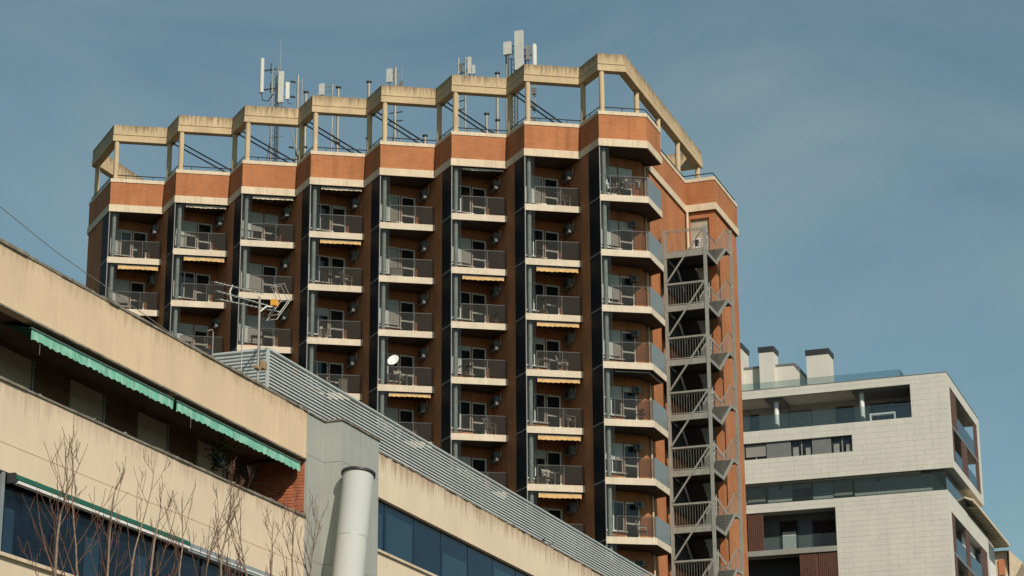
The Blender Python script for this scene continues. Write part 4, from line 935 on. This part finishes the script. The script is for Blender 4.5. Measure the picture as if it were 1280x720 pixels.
# roof items: television antenna, vent hooks, pigeons, cable
AX = -21.3
t = thing('tv_antenna', 'television antenna with three booms and orange box on the cream roof', 'antenna', (AX, 42.87, 11.98), 0.0)
part('mast', MB().tube([(AX, 42.9, 11.98), (AX, 42.87, 14.85)], 0.028, 8), GALV, t)
hub = Vector((AX, 43.65, 14.95))
for p, q in (((AX, 40.72, 14.55), (AX + 0.05, 42.95, 14.93)), ((AX, 40.85, 14.39), (AX, 43.5, 14.80)), ((AX, 40.97, 14.24), (AX - 0.05, 44.05, 14.84))):
    part('boom', MB().tube([p, q], 0.012, 6), ANT, t)
    el = MB(); p, q = Vector(p), Vector(q)
    for j in range(12):
        c = p.lerp(q, j / 13); el.tube([c - Vector((0.09, 0, 0)), c + Vector((0.09, 0, 0))], 0.005, 4)
    part('director', el, ALU, t)
part('boom_tie', MB().tube([(AX, 41.56, 14.72), (AX, 41.44, 14.55), (AX, 41.52, 14.36)], 0.022, 8), ANT, t)
part('dipole_box', MB().box(AX - 0.06, AX + 0.06, 43.53, 43.69, 14.85, 14.99), ORANGE, t)
rf = MB()
for (a, b) in (((43.83, 15.42), (44.2, 15.16)), ((43.68, 15.32), (44.05, 15.08)), ((44.2, 15.16), (43.5, 14.5)), ((44.05, 15.08), (43.55, 14.62))):
    for dx in (-0.12, 0.12): rf.tube([(AX + dx, *a), (AX + dx, *b)], 0.008, 5)
    rf.tube([(AX - 0.14, *a), (AX + 0.14, *a)], 0.006, 5); rf.tube([(AX - 0.14, *b), (AX + 0.14, *b)], 0.006, 5)
part('reflector', rf, ANT, t)
part('bracket', MB().tube([(AX, 42.88, 14.5), (AX, 43.2, 14.72), (AX, 43.5, 14.8)], 0.014, 6), PLAST, t)
part('cable', MB().tube([(AX, 43.6, 14.83), (AX, 43.4, 14.55), (AX, 43.1, 14.55), (AX + 0.03, 42.9, 14.4), (AX + 0.03, 42.91, 13.2)], 0.008, 5), DKFR, t)
part('junction_box', MB().box(AX - 0.05, AX + 0.09, 42.93, 43.15, 13.25, 13.42).box(AX - 0.03, AX + 0.05, 42.7, 42.95, 13.2, 13.26), WOOD, t)
t = thing('vent_hook', 'thin bent metal pipe on the roof left of the television antenna', 'pipe', (AX, 40.75, 11.98), 0.0)
part('pipe', MB().tube([(AX, 40.75, 11.98), (AX, 40.75, 13.47), (AX, 40.70, 13.5), (AX, 40.5, 13.42)], 0.014, 6), GALV, t); part('clamp', MB().box(AX - 0.06, AX + 0.06, 40.42, 40.6, 12.9, 13.02), DKFR, t)
t = thing('vent_hook', 'thin bent metal pipe on the roof near the louvre corner', 'pipe', (AX, 42.09, 11.98), 0.0)
part('pipe', MB().tube([(AX, 42.09, 11.98), (AX, 42.09, 13.88), (AX, 42.14, 13.93), (AX, 42.4, 14.04)], 0.011, 6), GALV, t); part('base', MB().box(AX - 0.06, AX + 0.06, 42.03, 42.15, 11.98, 12.08), ALU, t)
def pigeon(label, y, ang):
    t = thing('pigeon', label, 'bird', (FX - 0.1, y, 12.235), ang, 'birds on the fascia edge')
    b = MB(); prof = [(0.0, -0.10), (0.018, -0.09), (0.03, -0.04), (0.042, 0.02), (0.036, 0.06), (0.022, 0.085), (0.024, 0.105), (0.018, 0.125), (0.0, 0.132)]
    b.lathe(prof, n=12); rot = Matrix.Rotation(R(62), 3, 'X'); b.v = [tuple(rot @ Vector(q) + Vector((0, 0, 0.075))) for q in b.v]; part('body', b, BIRD, t)
    part('tail', MB().obox((-0.015, 0.06, 0.035), (0.03, 0, 0), (0, 0.07, -0.02), (0, 0, 0.008)), BIRD, t)
    part('beak', MB().tube([(0, -0.122, 0.137), (0, -0.145, 0.131)], [0.006, 0.002], 5), DKFR, t)
    for x in (-0.012, 0.012): part('leg', MB().tube([(x, 0, 0.04), (x, 0, 0.0)], 0.004, 5), ORANGE, t)
pigeon('left pigeon of two on the cream fascia edge', 58.9, 0.6); pigeon('right pigeon of two on the cream fascia edge', 59.4, 2.4)
cp = [(-21.0, 38.6, 12.28), (-21.0, 38.37, 12.75), (-21.0, 36.03, 12.94), (-21.0, 34.15, 13.07), (-21.0, 33.37, 13.16), (-20.95, 32.01, 13.29), (-20.9, 30.43, 13.44), (-20.8, 26.0, 13.95), (-20.7, 18.0, 15.1)]
single('overhead_cable', MB().tube(cp, 0.008, 5), GALV, 'thin overhead cable running from the left up to the cream roof edge', 'cable')

# ------------------------------------------------------------------ pale tiled building at right
WY, WXc = 151.16, -22.98
wb = thing('pale_tiled_building', 'modern pale tiled apartment block with glass balconies and black chimneys', 'building', (-30, 158, GZ))
XL = -46.0
# solid front wall pieces (x0,x1,z0,z1)
BODY = [(XL, WXc, 40.57, 41.17), (-25.5, WXc, 38.24, 40.57), (XL, WXc, 37.38, 38.24), (-29.68, WXc, 36.22, 37.38), (XL, WXc, 34.52, 36.22)]
LBODY = [(XL, -23.4, 32.43, 33.03), (-31.08, -23.4, 20.0, 32.43), (XL, -23.4, GZ, 20.0)]
fw = MB()
for x0, x1, z0, z1 in BODY: fw.box(x0, x1 - 0.02, WY + 0.012, WY + 0.32, z0, z1 - 0.001)
for x0, x1, z0, z1 in LBODY: fw.box(x0, x1 - 0.02, WY + 0.012, WY + 0.32, z0, z1 - 0.001)
fwall = part('front_wall', fw, WJOINT, wb)
TW, TH = 1.2, 0.36
tile_m = MB().box(0.006, TW - 0.006, 0, 0.02, 0.005, TH - 0.005).mesh('tile')
cnt = 0; extra = MB(); rnd = random.Random(21)
for (x0, x1, z0, z1) in BODY + [(XL, -23.4, 32.43, 33.03), (-31.08, -23.4, 26.4, 32.43)]:
    nr = max(1, round((z1 - z0) / TH)); th = (z1 - z0) / nr
    for r_ in range(nr):
        x = x1 - (0.6 if r_ % 2 else 0.0); za = z0 + r_ * th; segs = []
        if r_ % 2: segs.append((x1 - 0.6, x1))
        while x > x0:
            segs.append((max(x0, x - TW), x)); x -= TW
        for a, b in segs:
            if b - a < 0.05: continue
            j = rnd.uniform(-0.0015, 0.0015); dy = WY + j
            if b > -37.6 and cnt < 298:
                if abs(b - a - TW) < 1e-3 and abs(th - TH) < 0.002: part('tile', tile_m, WTILE, fwall, (a, dy, za))
                else: part('tile', MB().box(a + 0.006, b - 0.006, dy, dy + 0.02, za + 0.005, za + th - 0.005), WTILE, fwall)
                cnt += 1
            else: extra.box(a + 0.006, b - 0.006, dy, dy + 0.02, za + 0.005, za + th - 0.005)
part('far_tiles', extra, WTILE, fwall, kind='stuff')
# right side wall of the upper block with a large framed opening
SY, EY = 151.2, 165.2
sw = MB()
OA, OB, OZ0, OZ1 = 152.2, 164.25, 35.22, 40.42
sw.box(WXc - 0.3, WXc, SY - 0.03, OA, 34.8, 41.17).box(WXc - 0.3, WXc, OB, EY, 34.8, 41.17).box(WXc - 0.3, WXc, OA, OB, OZ1, 41.17).box(WXc - 0.3, WXc, OA, OB, 34.8, OZ0)
part('side_wall', sw, WTILE, wb)
part('roof', MB().box(XL, WXc - 0.3, WY + 0.32, EY, 40.75, 41.1), ROOFG, wb)
part('roof_edge', MB().box(XL, WXc + 0.03, WY - 0.02, WY + 0.3, 41.172, 41.215).box(WXc - 0.3, WXc + 0.03, WY + 0.3, EY, 41.172, 41.215), GREYP, wb)
part('underside', MB().box(-25.2, WXc - 0.001, WY + 0.33, EY, 34.62, 34.799).box(XL, -25.2, WY + 0.33, EY, 34.40, 34.6), SOFF, wb)
part('fascia_return', MB().box(-24.57, WXc - 0.31, WY + 0.0, WY + 0.3, 34.515, 34.519), SOFF, wb)
part('mid_slab', MB().box(WXc - 1.2, WXc - 0.02, OA, OB, 37.6, 37.78), GREYP, wb)
def brownpanel(y0, y1, z0, z1, x=WXc):
    p = part('brown_panel', MB().box(x - 0.10, x - 0.06, y0, y1, z0, z1), BROWN, wb)
    n = max(2, int((y1 - y0) / 0.22))
    for j in range(n):
        a = y0 + (y1 - y0) * j / n; part('board', MB().box(x - 0.059, x - 0.035, a + 0.01, a + (y1 - y0) / n - 0.01, z0, z1), BROWN, p)
brownpanel(152.2, 155.0, 37.79, 40.42); brownpanel(162.9, 164.25, 37.79, 40.42)
brownpanel(152.2, 153.1, 35.22, 37.59); brownpanel(156.4, 158.8, 35.22, 37.59); brownpanel(162.9, 164.25, 35.22, 37.59)
part('recess_wall', MB().box(WXc - 1.5, WXc - 1.2, OA - 0.5, OB + 0.5, 34.8, 40.9), GREYP, wb)
part('recess_window', MB().box(WXc - 1.19, WXc - 1.15, 155.2, 158.6, 37.8, 40.2), PANE, wb); part('recess_window', MB().box(WXc - 1.19, WXc - 1.15, 159.4, 162.6, 37.8, 40.2), PANE, wb)
part('recess_window', MB().box(WXc - 1.19, WXc - 1.15, 153.4, 156.2, 35.3, 37.4), PANE, wb); part('recess_window', MB().box(WXc - 1.19, WXc - 1.15, 159.0, 162.6, 35.3, 37.4), PANE, wb)
part('balcony_glass', MB().box(WXc - 0.075, WXc - 0.06, 155.0, 162.9, 37.79, 38.9), WGLASS, wb); part('balcony_glass', MB().box(WXc - 0.075, WXc - 0.06, 153.1, 156.4, 35.22, 36.2), WGLASS, wb); part('balcony_glass', MB().box(WXc - 0.075, WXc - 0.06, 158.8, 162.9, 35.22, 36.2), WGLASS, wb)
part('recess_ceiling', MB().box(WXc - 1.2, WXc - 0.3, OA, OB, 40.43, 40.6), SOFF, wb)
part('recess_floor', MB().box(WXc - 1.2, WXc - 0.3, OA, OB, 35.0, 35.2), SOFF, wb)
# top loggia
LB = WY + 2.9
part('loggia_wall', MB().box(XL, -25.0, LB, LB + 0.2, 38.0, 40.75), mat('terrace_wall', (0.30, 0.30, 0.28), 0.7), wb)
part('loggia_wall', MB().box(-25.5, -25.3, WY + 0.33, LB, 38.25, 40.6), GREYP, wb)
part('loggia_floor', MB().box(XL, -25.31, WY + 0.33, LB, 38.0, 38.23), SOFF, wb)
part('loggia_ceiling', MB().box(XL, -29.6, WY + 0.33, LB, 40.60, 40.74), SOFF, wb)
part('loggia_ceiling', MB().box(-29.6, -25.51, WY + 0.33, LB, 40.45, 40.74), GREYP, wb)
part('ceiling_beam', MB().box(-35.75, -34.55, WY + 0.33, LB, 40.40, 40.599), GREYP, wb)
for x in (-35.05, -29.0):
    part('column', MB().tube([(x, WY + 0.75, 38.2), (x, WY + 0.75, 40.45)], 0.17, 14), WHITE, wb)
for x0, x1, s in ((-37.5, -36.85, 0), (-34.7, -33.0, 1), (-31.3, -30.0, 0), (-28.9, -26.0, 0)):
    w = part('window', MB().box(x0, x1, LB - 0.05, LB - 0.002, 38.25, 40.15), DKFR, wb)
    part('pane', MB().box(x0 + 0.06, (x0 + x1) / 2 - 0.03, LB - 0.06, LB - 0.051, 38.3, 40.08), PANE, w); part('pane', MB().box((x0 + x1) / 2 + 0.03, x1 - 0.06, LB - 0.06, LB - 0.051, 38.3, 40.08), PANE, w)
    if s: part('shutter', MB().box(x0 + 0.05, x1 - 0.05, LB - 0.075, LB - 0.061, 38.4, 40.1), mat('grey_shutter', (0.22, 0.215, 0.19), 0.6), w)
gx = [-45.5, -42.5, -39.5, -37.3, -35.2, -33.1, -31.0, -28.9, -27.2, -25.5]
for a, b in zip(gx[:-1], gx[1:]): part('balcony_glass', MB().box(a + 0.01, b - 0.01, WY + 0.10, WY + 0.115, 38.26, 39.32), WGLASS, wb)
bench = thing('white_bench', 'white bench frame behind glass on the pale block top terrace', 'bench', (-27.8, WY + 1.4, 38.23), 0.0)
part('seat', MB().box(-28.6, -26.8, WY + 1.2, WY + 1.6, 38.95, 39.05), PLAST, bench); part('leg', MB().box(-28.6, -28.5, WY + 1.2, WY + 1.6, 38.23, 38.95), PLAST, bench); part('leg', MB().box(-26.9, -26.8, WY + 1.2, WY + 1.6, 38.23, 38.95), PLAST, bench)
# second row: windows and grey panels in a shallow recess
part('recess_wall', MB().box(XL, -29.6, WY + 0.33, WY + 0.5, 36.0, 37.6), DKFR, wb)
SHG = mat('beige_shutter', (0.25, 0.23, 0.20), 0.6)
for x0, x1, kind in ((-38.8, -37.3, 'p'), (-37.25, -35.74, 's'), (-35.72, -34.0, 'p'), (-33.98, -32.54, 'w'), (-32.5, -31.17, 'p'), (-31.13, -29.70, 'w')):
    if kind == 'p': part('grey_panel', MB().box(x0, x1, WY + 0.12, WY + 0.2, 36.222, 37.376), GREYP, wb)
    else:
        w = part('window', MB().box(x0, x1, WY + 0.28, WY + 0.329, 36.222, 37.376), DKFR, wb)
        part('pane', MB().box(x0 + 0.05, (x0 + x1) / 2 - 0.04, WY + 0.265, WY + 0.279, 36.27, 37.3), PANE, w); part('pane', MB().box((x0 + x1) / 2 + 0.04, x1 - 0.05, WY + 0.265, WY + 0.279, 36.27, 37.3), PANE, w)
        part('mullion', MB().box((x0 + x1) / 2 - 0.04, (x0 + x1) / 2 + 0.04, WY + 0.25, WY + 0.279, 36.27, 37.3), SHG, w)
        if kind == 's': part('shutter', MB().box(x0 + 0.03, x1 - 0.03, WY + 0.2, WY + 0.264, 36.45, 37.3), SHG, w)
        else:
            part('curtain', MB().box(x0 + 0.1, x0 + 0.5, WY + 0.255, WY + 0.264, 36.28, 36.9), CURTD, w); part('curtain', MB().box(x1 - 0.45, x1 - 0.1, WY + 0.255, WY + 0.264, 36.28, 36.8), CURTD, w)
# set-back storey with glass rail
SB = WY + 0.9
part('setback_wall', MB().box(XL, -24.55, SB, SB + 0.2, 32.9, 34.6).box(-24.75, -24.55, SB + 0.2, 170, 32.9, 34.6), mat('setback_panel', (0.36, 0.37, 0.34), 0.5, var=0.06), wb)
part('terrace', MB().box(XL, -23.42, WY + 0.33, 172, 32.8, 33.02), SOFF, wb)
for x0, x1, k in ((-37.4, -35.95, 1), (-34.2, -32.75, 2), (-31.3, -29.85, 1)):
    w = part('window', MB().box(x0, x1, SB - 0.05, SB - 0.002, 33.1, 34.58), DKFR, wb)
    part('pane', MB().box(x0 + 0.06, (x0 + x1) / 2 - 0.03, SB - 0.06, SB - 0.051, 33.1, 34.5), PANE, w); part('pane', MB().box((x0 + x1) / 2 + 0.03, x1 - 0.06, SB - 0.06, SB - 0.051, 33.1, 34.5), PANE, w)
    part('shutter', MB().box(x0 + 0.04, x1 - 0.16, SB - 0.08, SB - 0.061, 33.1 if k == 1 else 34.1, 34.5), SHG, w)
gx = [-45.5, -42.5, -39.5, -37.2, -34.9, -32.6, -30.3, -28.0, -25.7, -23.45]
for a, b in zip(gx[:-1], gx[1:]): part('balcony_glass', MB().box(a + 0.01, b - 0.01, WY + 0.05, WY + 0.065, 33.05, 34.27), WGLASS, wb)
for j in range(7): part('balcony_glass', MB().box(-23.47, -23.455, WY + 0.1 + j * 2.6, WY + 0.1 + j * 2.6 + 2.57, 33.05, 34.27), WGLASS, wb)
for x in (-35.0, -28.2): part('wall_lamp', MB().box(x - 0.05, x + 0.05, SB - 0.15, SB, 34.15, 34.35), DKFR, wb)
# lower block openings
part('recess_wall', MB().box(XL, -31.0, WY + 1.5, WY + 1.7, 20, 32.6), DKFR, wb)
part('recess_wall', MB().box(-31.06, -30.9, WY + 0.33, WY + 1.5, 20, 32.43), GREYP, wb)
part('recess_wall', MB().box(XL, -31.1, WY + 1.3, WY + 1.49, 29.8, 32.43), mat('recess_grey', (0.10, 0.105, 0.105), 0.6), wb)
part('balcony_slab', MB().box(XL, -31.085, WY - 0.02, WY + 1.29, 29.42, 29.78), mat('slab_grey', (0.26, 0.25, 0.22), 0.7), wb)
part('ceiling', MB().box(XL, -31.085, WY + 0.33, WY + 1.3, 32.432, 32.6), SOFF, wb)
w = part('window', MB().box(-35.3, -34.0, WY + 1.25, WY + 1.299, 29.8, 32.0), DKFR, wb); part('pane', MB().box(-35.22, -34.08, WY + 1.24, WY + 1.249, 29.85, 31.95), PANE, w); part('curtain', MB().box(-35.1, -34.15, WY + 1.22, WY + 1.239, 29.85, 31.2), CURT, w)
w = part('window', MB().box(-33.0, -31.3, WY + 1.25, WY + 1.299, 29.8, 31.9), DKFR, wb); part('pane', MB().box(-32.9, -31.4, WY + 1.24, WY + 1.249, 29.85, 31.8), PANE, w)
part('balcony_glass', MB().box(-36.1, -31.1, WY + 0.06, WY + 0.075, 29.8, 30.7), WGLASS, wb)
def fslats(x0, x1, z0, z1):
    p = part('brown_screen', MB().box(x0, x1, WY + 0.1, WY + 0.13, z0, z1), BROWN, wb); n = int((x1 - x0) / 0.13); sm = MB().box(0.015, 0.10, -0.035, -0.001, 0, z1 - z0).mesh('slat')
    for j in range(n): part('slat', sm, BROWN, p, (x0 + j * 0.13, WY + 0.1, z0))
fslats(-37.25, -36.15, 29.79, 32.42); fslats(-33.72, -32.45, 26.4, 29.41); fslats(-32.41, -31.1, 26.4, 29.41); fslats(-42.0, -37.4, 29.79, 32.42)
part('balcony_slab', MB().box(XL, -31.085, WY - 0.02, WY + 1.49, 26.1, 26.4), GREYP, wb)
# lower right side face
LXr = -23.4; A2, B2 = 152.3, 168.2
sw = MB().box(LXr - 0.3, LXr, SY - 0.03, A2, GZ, 33.02).box(LXr - 0.3, LXr, B2, 169.0, GZ, 33.02).box(LXr - 0.3, LXr, A2, B2, 31.75, 33.02).box(LXr - 0.3, LXr, A2, B2, GZ, 24.0)
part('side_wall', sw, WTILE, wb)
part('recess_wall', MB().box(LXr - 1.5, LXr - 1.2, A2 - 0.4, B2 + 0.4, 23, 32.2), GREYP, wb); part('recess_ceiling', MB().box(LXr - 1.2, LXr - 0.3, A2, B2, 31.76, 31.95), SOFF, wb)
part('mid_slab', MB().box(LXr - 1.2, LXr - 0.02, A2, B2, 28.9, 29.1), GREYP, wb)
for z0, z1 in ((29.11, 31.74), (26.2, 28.89)):
    brownpanel(152.3, 153.9, z0, z1, LXr); brownpanel(158.4, 160.0, z0, z1, LXr); brownpanel(165.6, 168.2, z0, z1, LXr)
    part('recess_window', MB().box(LXr - 1.19, LXr - 1.15, 154.2, 158, z0, z1 - 0.3), PANE, wb); part('recess_window', MB().box(LXr - 1.19, LXr - 1.15, 160.4, 165.2, z0, z1 - 0.3), PANE, wb)
    part('balcony_glass', MB().box(LXr - 0.085, LXr - 0.07, 153.9, 158.4, z0, z0 + 1.2), WGLASS, wb); part('balcony_glass', MB().box(LXr - 0.085, LXr - 0.07, 160.0, 165.6, z0, z0 + 1.2), WGLASS, wb)
part('core', MB().box(XL, -25.6, WY + 3.2, 168, GZ, 40.7), DKFR, wb)
# roof: chimneys, stair house, glass rail
for x0, x1, y0, y1, zt in ((-33.22, -31.62, 154.0, 155.6, 44.15), (-36.65, -35.6, 154.0, 155.4, 44.72), (-38.9, -37.95, 154.0, 156.2, 45.2)):
    ch = part('chimney', MB().box(x0, x1, y0, y1, 41.1, zt), WTILE, wb)
    part('chimney_cap', MB().box(x0 - 0.06, x1 + 0.06, y0 - 0.06, y1 + 0.06, zt + 0.002, zt + 0.37), DKFR, ch)
m = MB(); yy = 154.6
m.add([(-40, yy, 41.1), (-32.6, yy, 41.1), (-33.1, yy, 42.2), (-34.25, yy, 43.72), (-40, yy, 43.72), (-40, yy + 6, 41.1), (-32.6, yy + 6, 41.1), (-33.1, yy + 6, 42.2), (-34.25, yy + 6, 43.72), (-40, yy + 6, 43.72)],
      [(0, 1, 2, 3, 4), (9, 8, 7, 6, 5), (0, 5, 6, 1), (1, 6, 7, 2), (2, 7, 8, 3), (3, 8, 9, 4), (4, 9, 5, 0)])
sh_ = part('stair_house', m, WTILE, wb)
part('flashing', MB().obox((-40, yy - 0.05, 43.722), (5.75, 0, 0), (0, 0.3, 0), (0, 0, 0.14)).obox((-34.25, yy - 0.05, 43.722), (1.15, 0, -1.52), (0, 0.3, 0), (0.12, 0, 0.12)), GREYP, sh_)
gx = [-39.5, -37.3, -35.1, -32.9, -30.7, -28.5, -26.2]
for a, b in zip(gx[:-1], gx[1:]): part('roof_glass', MB().box(a + 0.008, b - 0.008, WY + 0.26, WY + 0.275, 41.22, 41.76), WGLASS, wb)
part('roof_glass', MB().box(-26.2, -26.185, WY + 0.3, WY + 3.5, 41.22, 41.76), WGLASS, wb)

# ------------------------------------------------------------------ far cream house with raftered eaves
fh = thing('far_cream_house', 'cream house with raftered eaves behind the pale block', 'house', (-26, 172, GZ))
part('wall', MB().box(-34, -24.0, 160, 176.4, GZ, 33.9), WHITE, fh)
part('roof', MB().add([(-34, 159, 38.5), (-34, 176.0, 38.5), (-22.8, 176.0, 33.75), (-22.8, 159, 33.75), (-34, 159, 38.7), (-34, 176.0, 38.7), (-22.8, 176.0, 33.9), (-22.8, 159, 33.9)],
      [(0, 1, 2, 3), (7, 6, 5, 4), (3, 2, 6, 7), (0, 3, 7, 4), (1, 5, 6, 2), (0, 4, 5, 1)]), BAND, fh)
rm = MB().box(-24.0, -22.85, -0.09, 0.09, 33.50, 33.69).mesh('rafter')
for j in range(17): part('rafter', rm, BAND, fh, (0, 160.4 + j * 0.95, 0))
part('gutter', MB().box(-22.84, -22.74, 159, 176.05, 33.62, 33.76), BAND, fh)
part('wall', MB().box(-26, -23.35, 178.5, 186, GZ, 33.7), BAND, fh)
part('orange_panel', MB().box(-24.05, -23.55, 178.42, 178.498, 31.9, 33.1), ORANGEW, fh)
part('window_head', MB().box(-24.15, -23.4, 178.3, 178.498, 31.25, 31.6), GRND, fh)
part('roof', MB().add([(-26, 178, 33.72), (-23.1, 178, 33.72), (-22.2, 178.6, 32.8), (-22.2, 187, 32.8), (-23.1, 187, 33.72), (-26, 187, 33.72), (-23.3, 178.6, 31.0), (-22.4, 187, 31.0)],
      [(0, 1, 4, 5), (1, 2, 3, 4), (2, 6, 7, 3), (1, 6, 2)]), BAND, fh)

# ------------------------------------------------------------------ bare street trees
def bare_tree(label, x, y, zfork, ztop, seed):
    rnd = random.Random(seed); t = thing('bare_tree', label, 'tree', (x, y, GZ), 0.0, 'bare trees along the cream facade')
    tr = MB(); br = MB()
    base = Vector((x, y, GZ)); fork = Vector((x + rnd.uniform(-0.08, 0.08), y + rnd.uniform(-0.06, 0.06), zfork))
    tr.tube([base, base.lerp(fork, 0.35) + Vector((0.05, 0.03, 0)), base.lerp(fork, 0.7) + Vector((-0.03, 0.04, 0)), fork], [0.07, 0.05, 0.032, 0.019], 9)
    def grow(p, d, length, r, lev):
        n = 9 if lev == 0 else 6; pts = [p]; rad = [r]; q = p.copy(); dd = d.copy(); kids = []
        for k in range(n):
            dd = (dd + Vector((rnd.gauss(0, 0.06), rnd.gauss(0, 0.08), (0.05, 0.13, 0.14, 0.1)[lev]))).normalized()
            q = q + dd * (length / n); pts.append(q.copy()); rad.append(max(0.0036, r * (1 - 0.82 * (k + 1) / n)))
            if lev < 3 and k < n - 1: kids.append((q.copy(), dd.copy(), rad[-1], 1 - (k + 1) / n))
        (tr if lev == 0 else br).tube(pts, rad, 7 if lev == 0 else 5, False)
        for (kp, kd, kr, left) in kids:
            if rnd.random() < (0.80, 0.48, 0.24)[lev]:
                a = rnd.uniform(0, 6.28); s_ = rnd.uniform(0.55, 1.15)
                nd_ = (kd + Vector((math.cos(a) * s_ * 0.8, math.sin(a) * s_, rnd.uniform(0.0, 0.2)))).normalized()
                grow(kp, nd_, max(0.18, length * rnd.uniform(0.35, 0.75) * (0.35 + 0.65 * left)), max(0.0042, kr * 0.62), lev + 1)
    grow(fork, Vector((rnd.uniform(-0.05, 0.05), rnd.uniform(-0.06, 0.06), 1)).normalized(), ztop - zfork, 0.019, 0)
    for q in range(3):
        a = rnd.uniform(0, 6.28); d = Vector((math.cos(a) * 0.45, math.sin(a) * 0.85, 1)).normalized()
        grow(fork - Vector((0, 0, 0.25 + 0.3 * q)), d, (ztop - zfork) * rnd.uniform(0.6, 0.85), 0.014, 1)
    part('trunk', tr, BARKT, t); part('branches', br, BARK, t)
TREES = [
    (-16.8, 27.67, 6.05, 8.03, 'leftmost bare tree with a tall straight leader before the window frame'),
    (-17.8, 30.1, 5.9, 8.45, 'second bare tree from left, upright reddish shoots over the awning box'),
    (-17.0, 29.3, 5.85, 7.65, 'short third bare tree from left, before the dark lower windows'),
    (-18.2, 32.1, 6.3, 8.75, 'fourth bare tree from left with long leaning branch over the cream wall'),
    (-17.3, 31.2, 6.5, 8.1, 'slender bare tree, fifth from left'),
    (-18.0, 33.45, 6.55, 8.35, 'bare tree with a thin upright leader, sixth from left'),
    (-17.2, 33.55, 7.05, 8.6, 'bare tree with a fan of shoots, left of the middle of the cream wall'),
    (-17.6, 33.75, 6.65, 8.45, 'thin bare tree close behind the fan-shaped one'),
    (-17.9, 35.95, 7.15, 8.9, 'bare tree just right of the fan-shaped one, reaching the parapet'),
    (-17.0, 35.7, 6.95, 8.6, 'third bare tree from the right, low and twiggy'),
    (-18.0, 36.95, 7.5, 8.6, 'second bare tree from the right near the end of the cream wall'),
    (-17.4, 37.35, 7.3, 8.8, 'rightmost bare tree with twigs crossing the grey shaft')]
for q, (x, y, zf, zt, lab) in enumerate(TREES): bare_tree(lab, x, y, zf, zt, 101 + q)
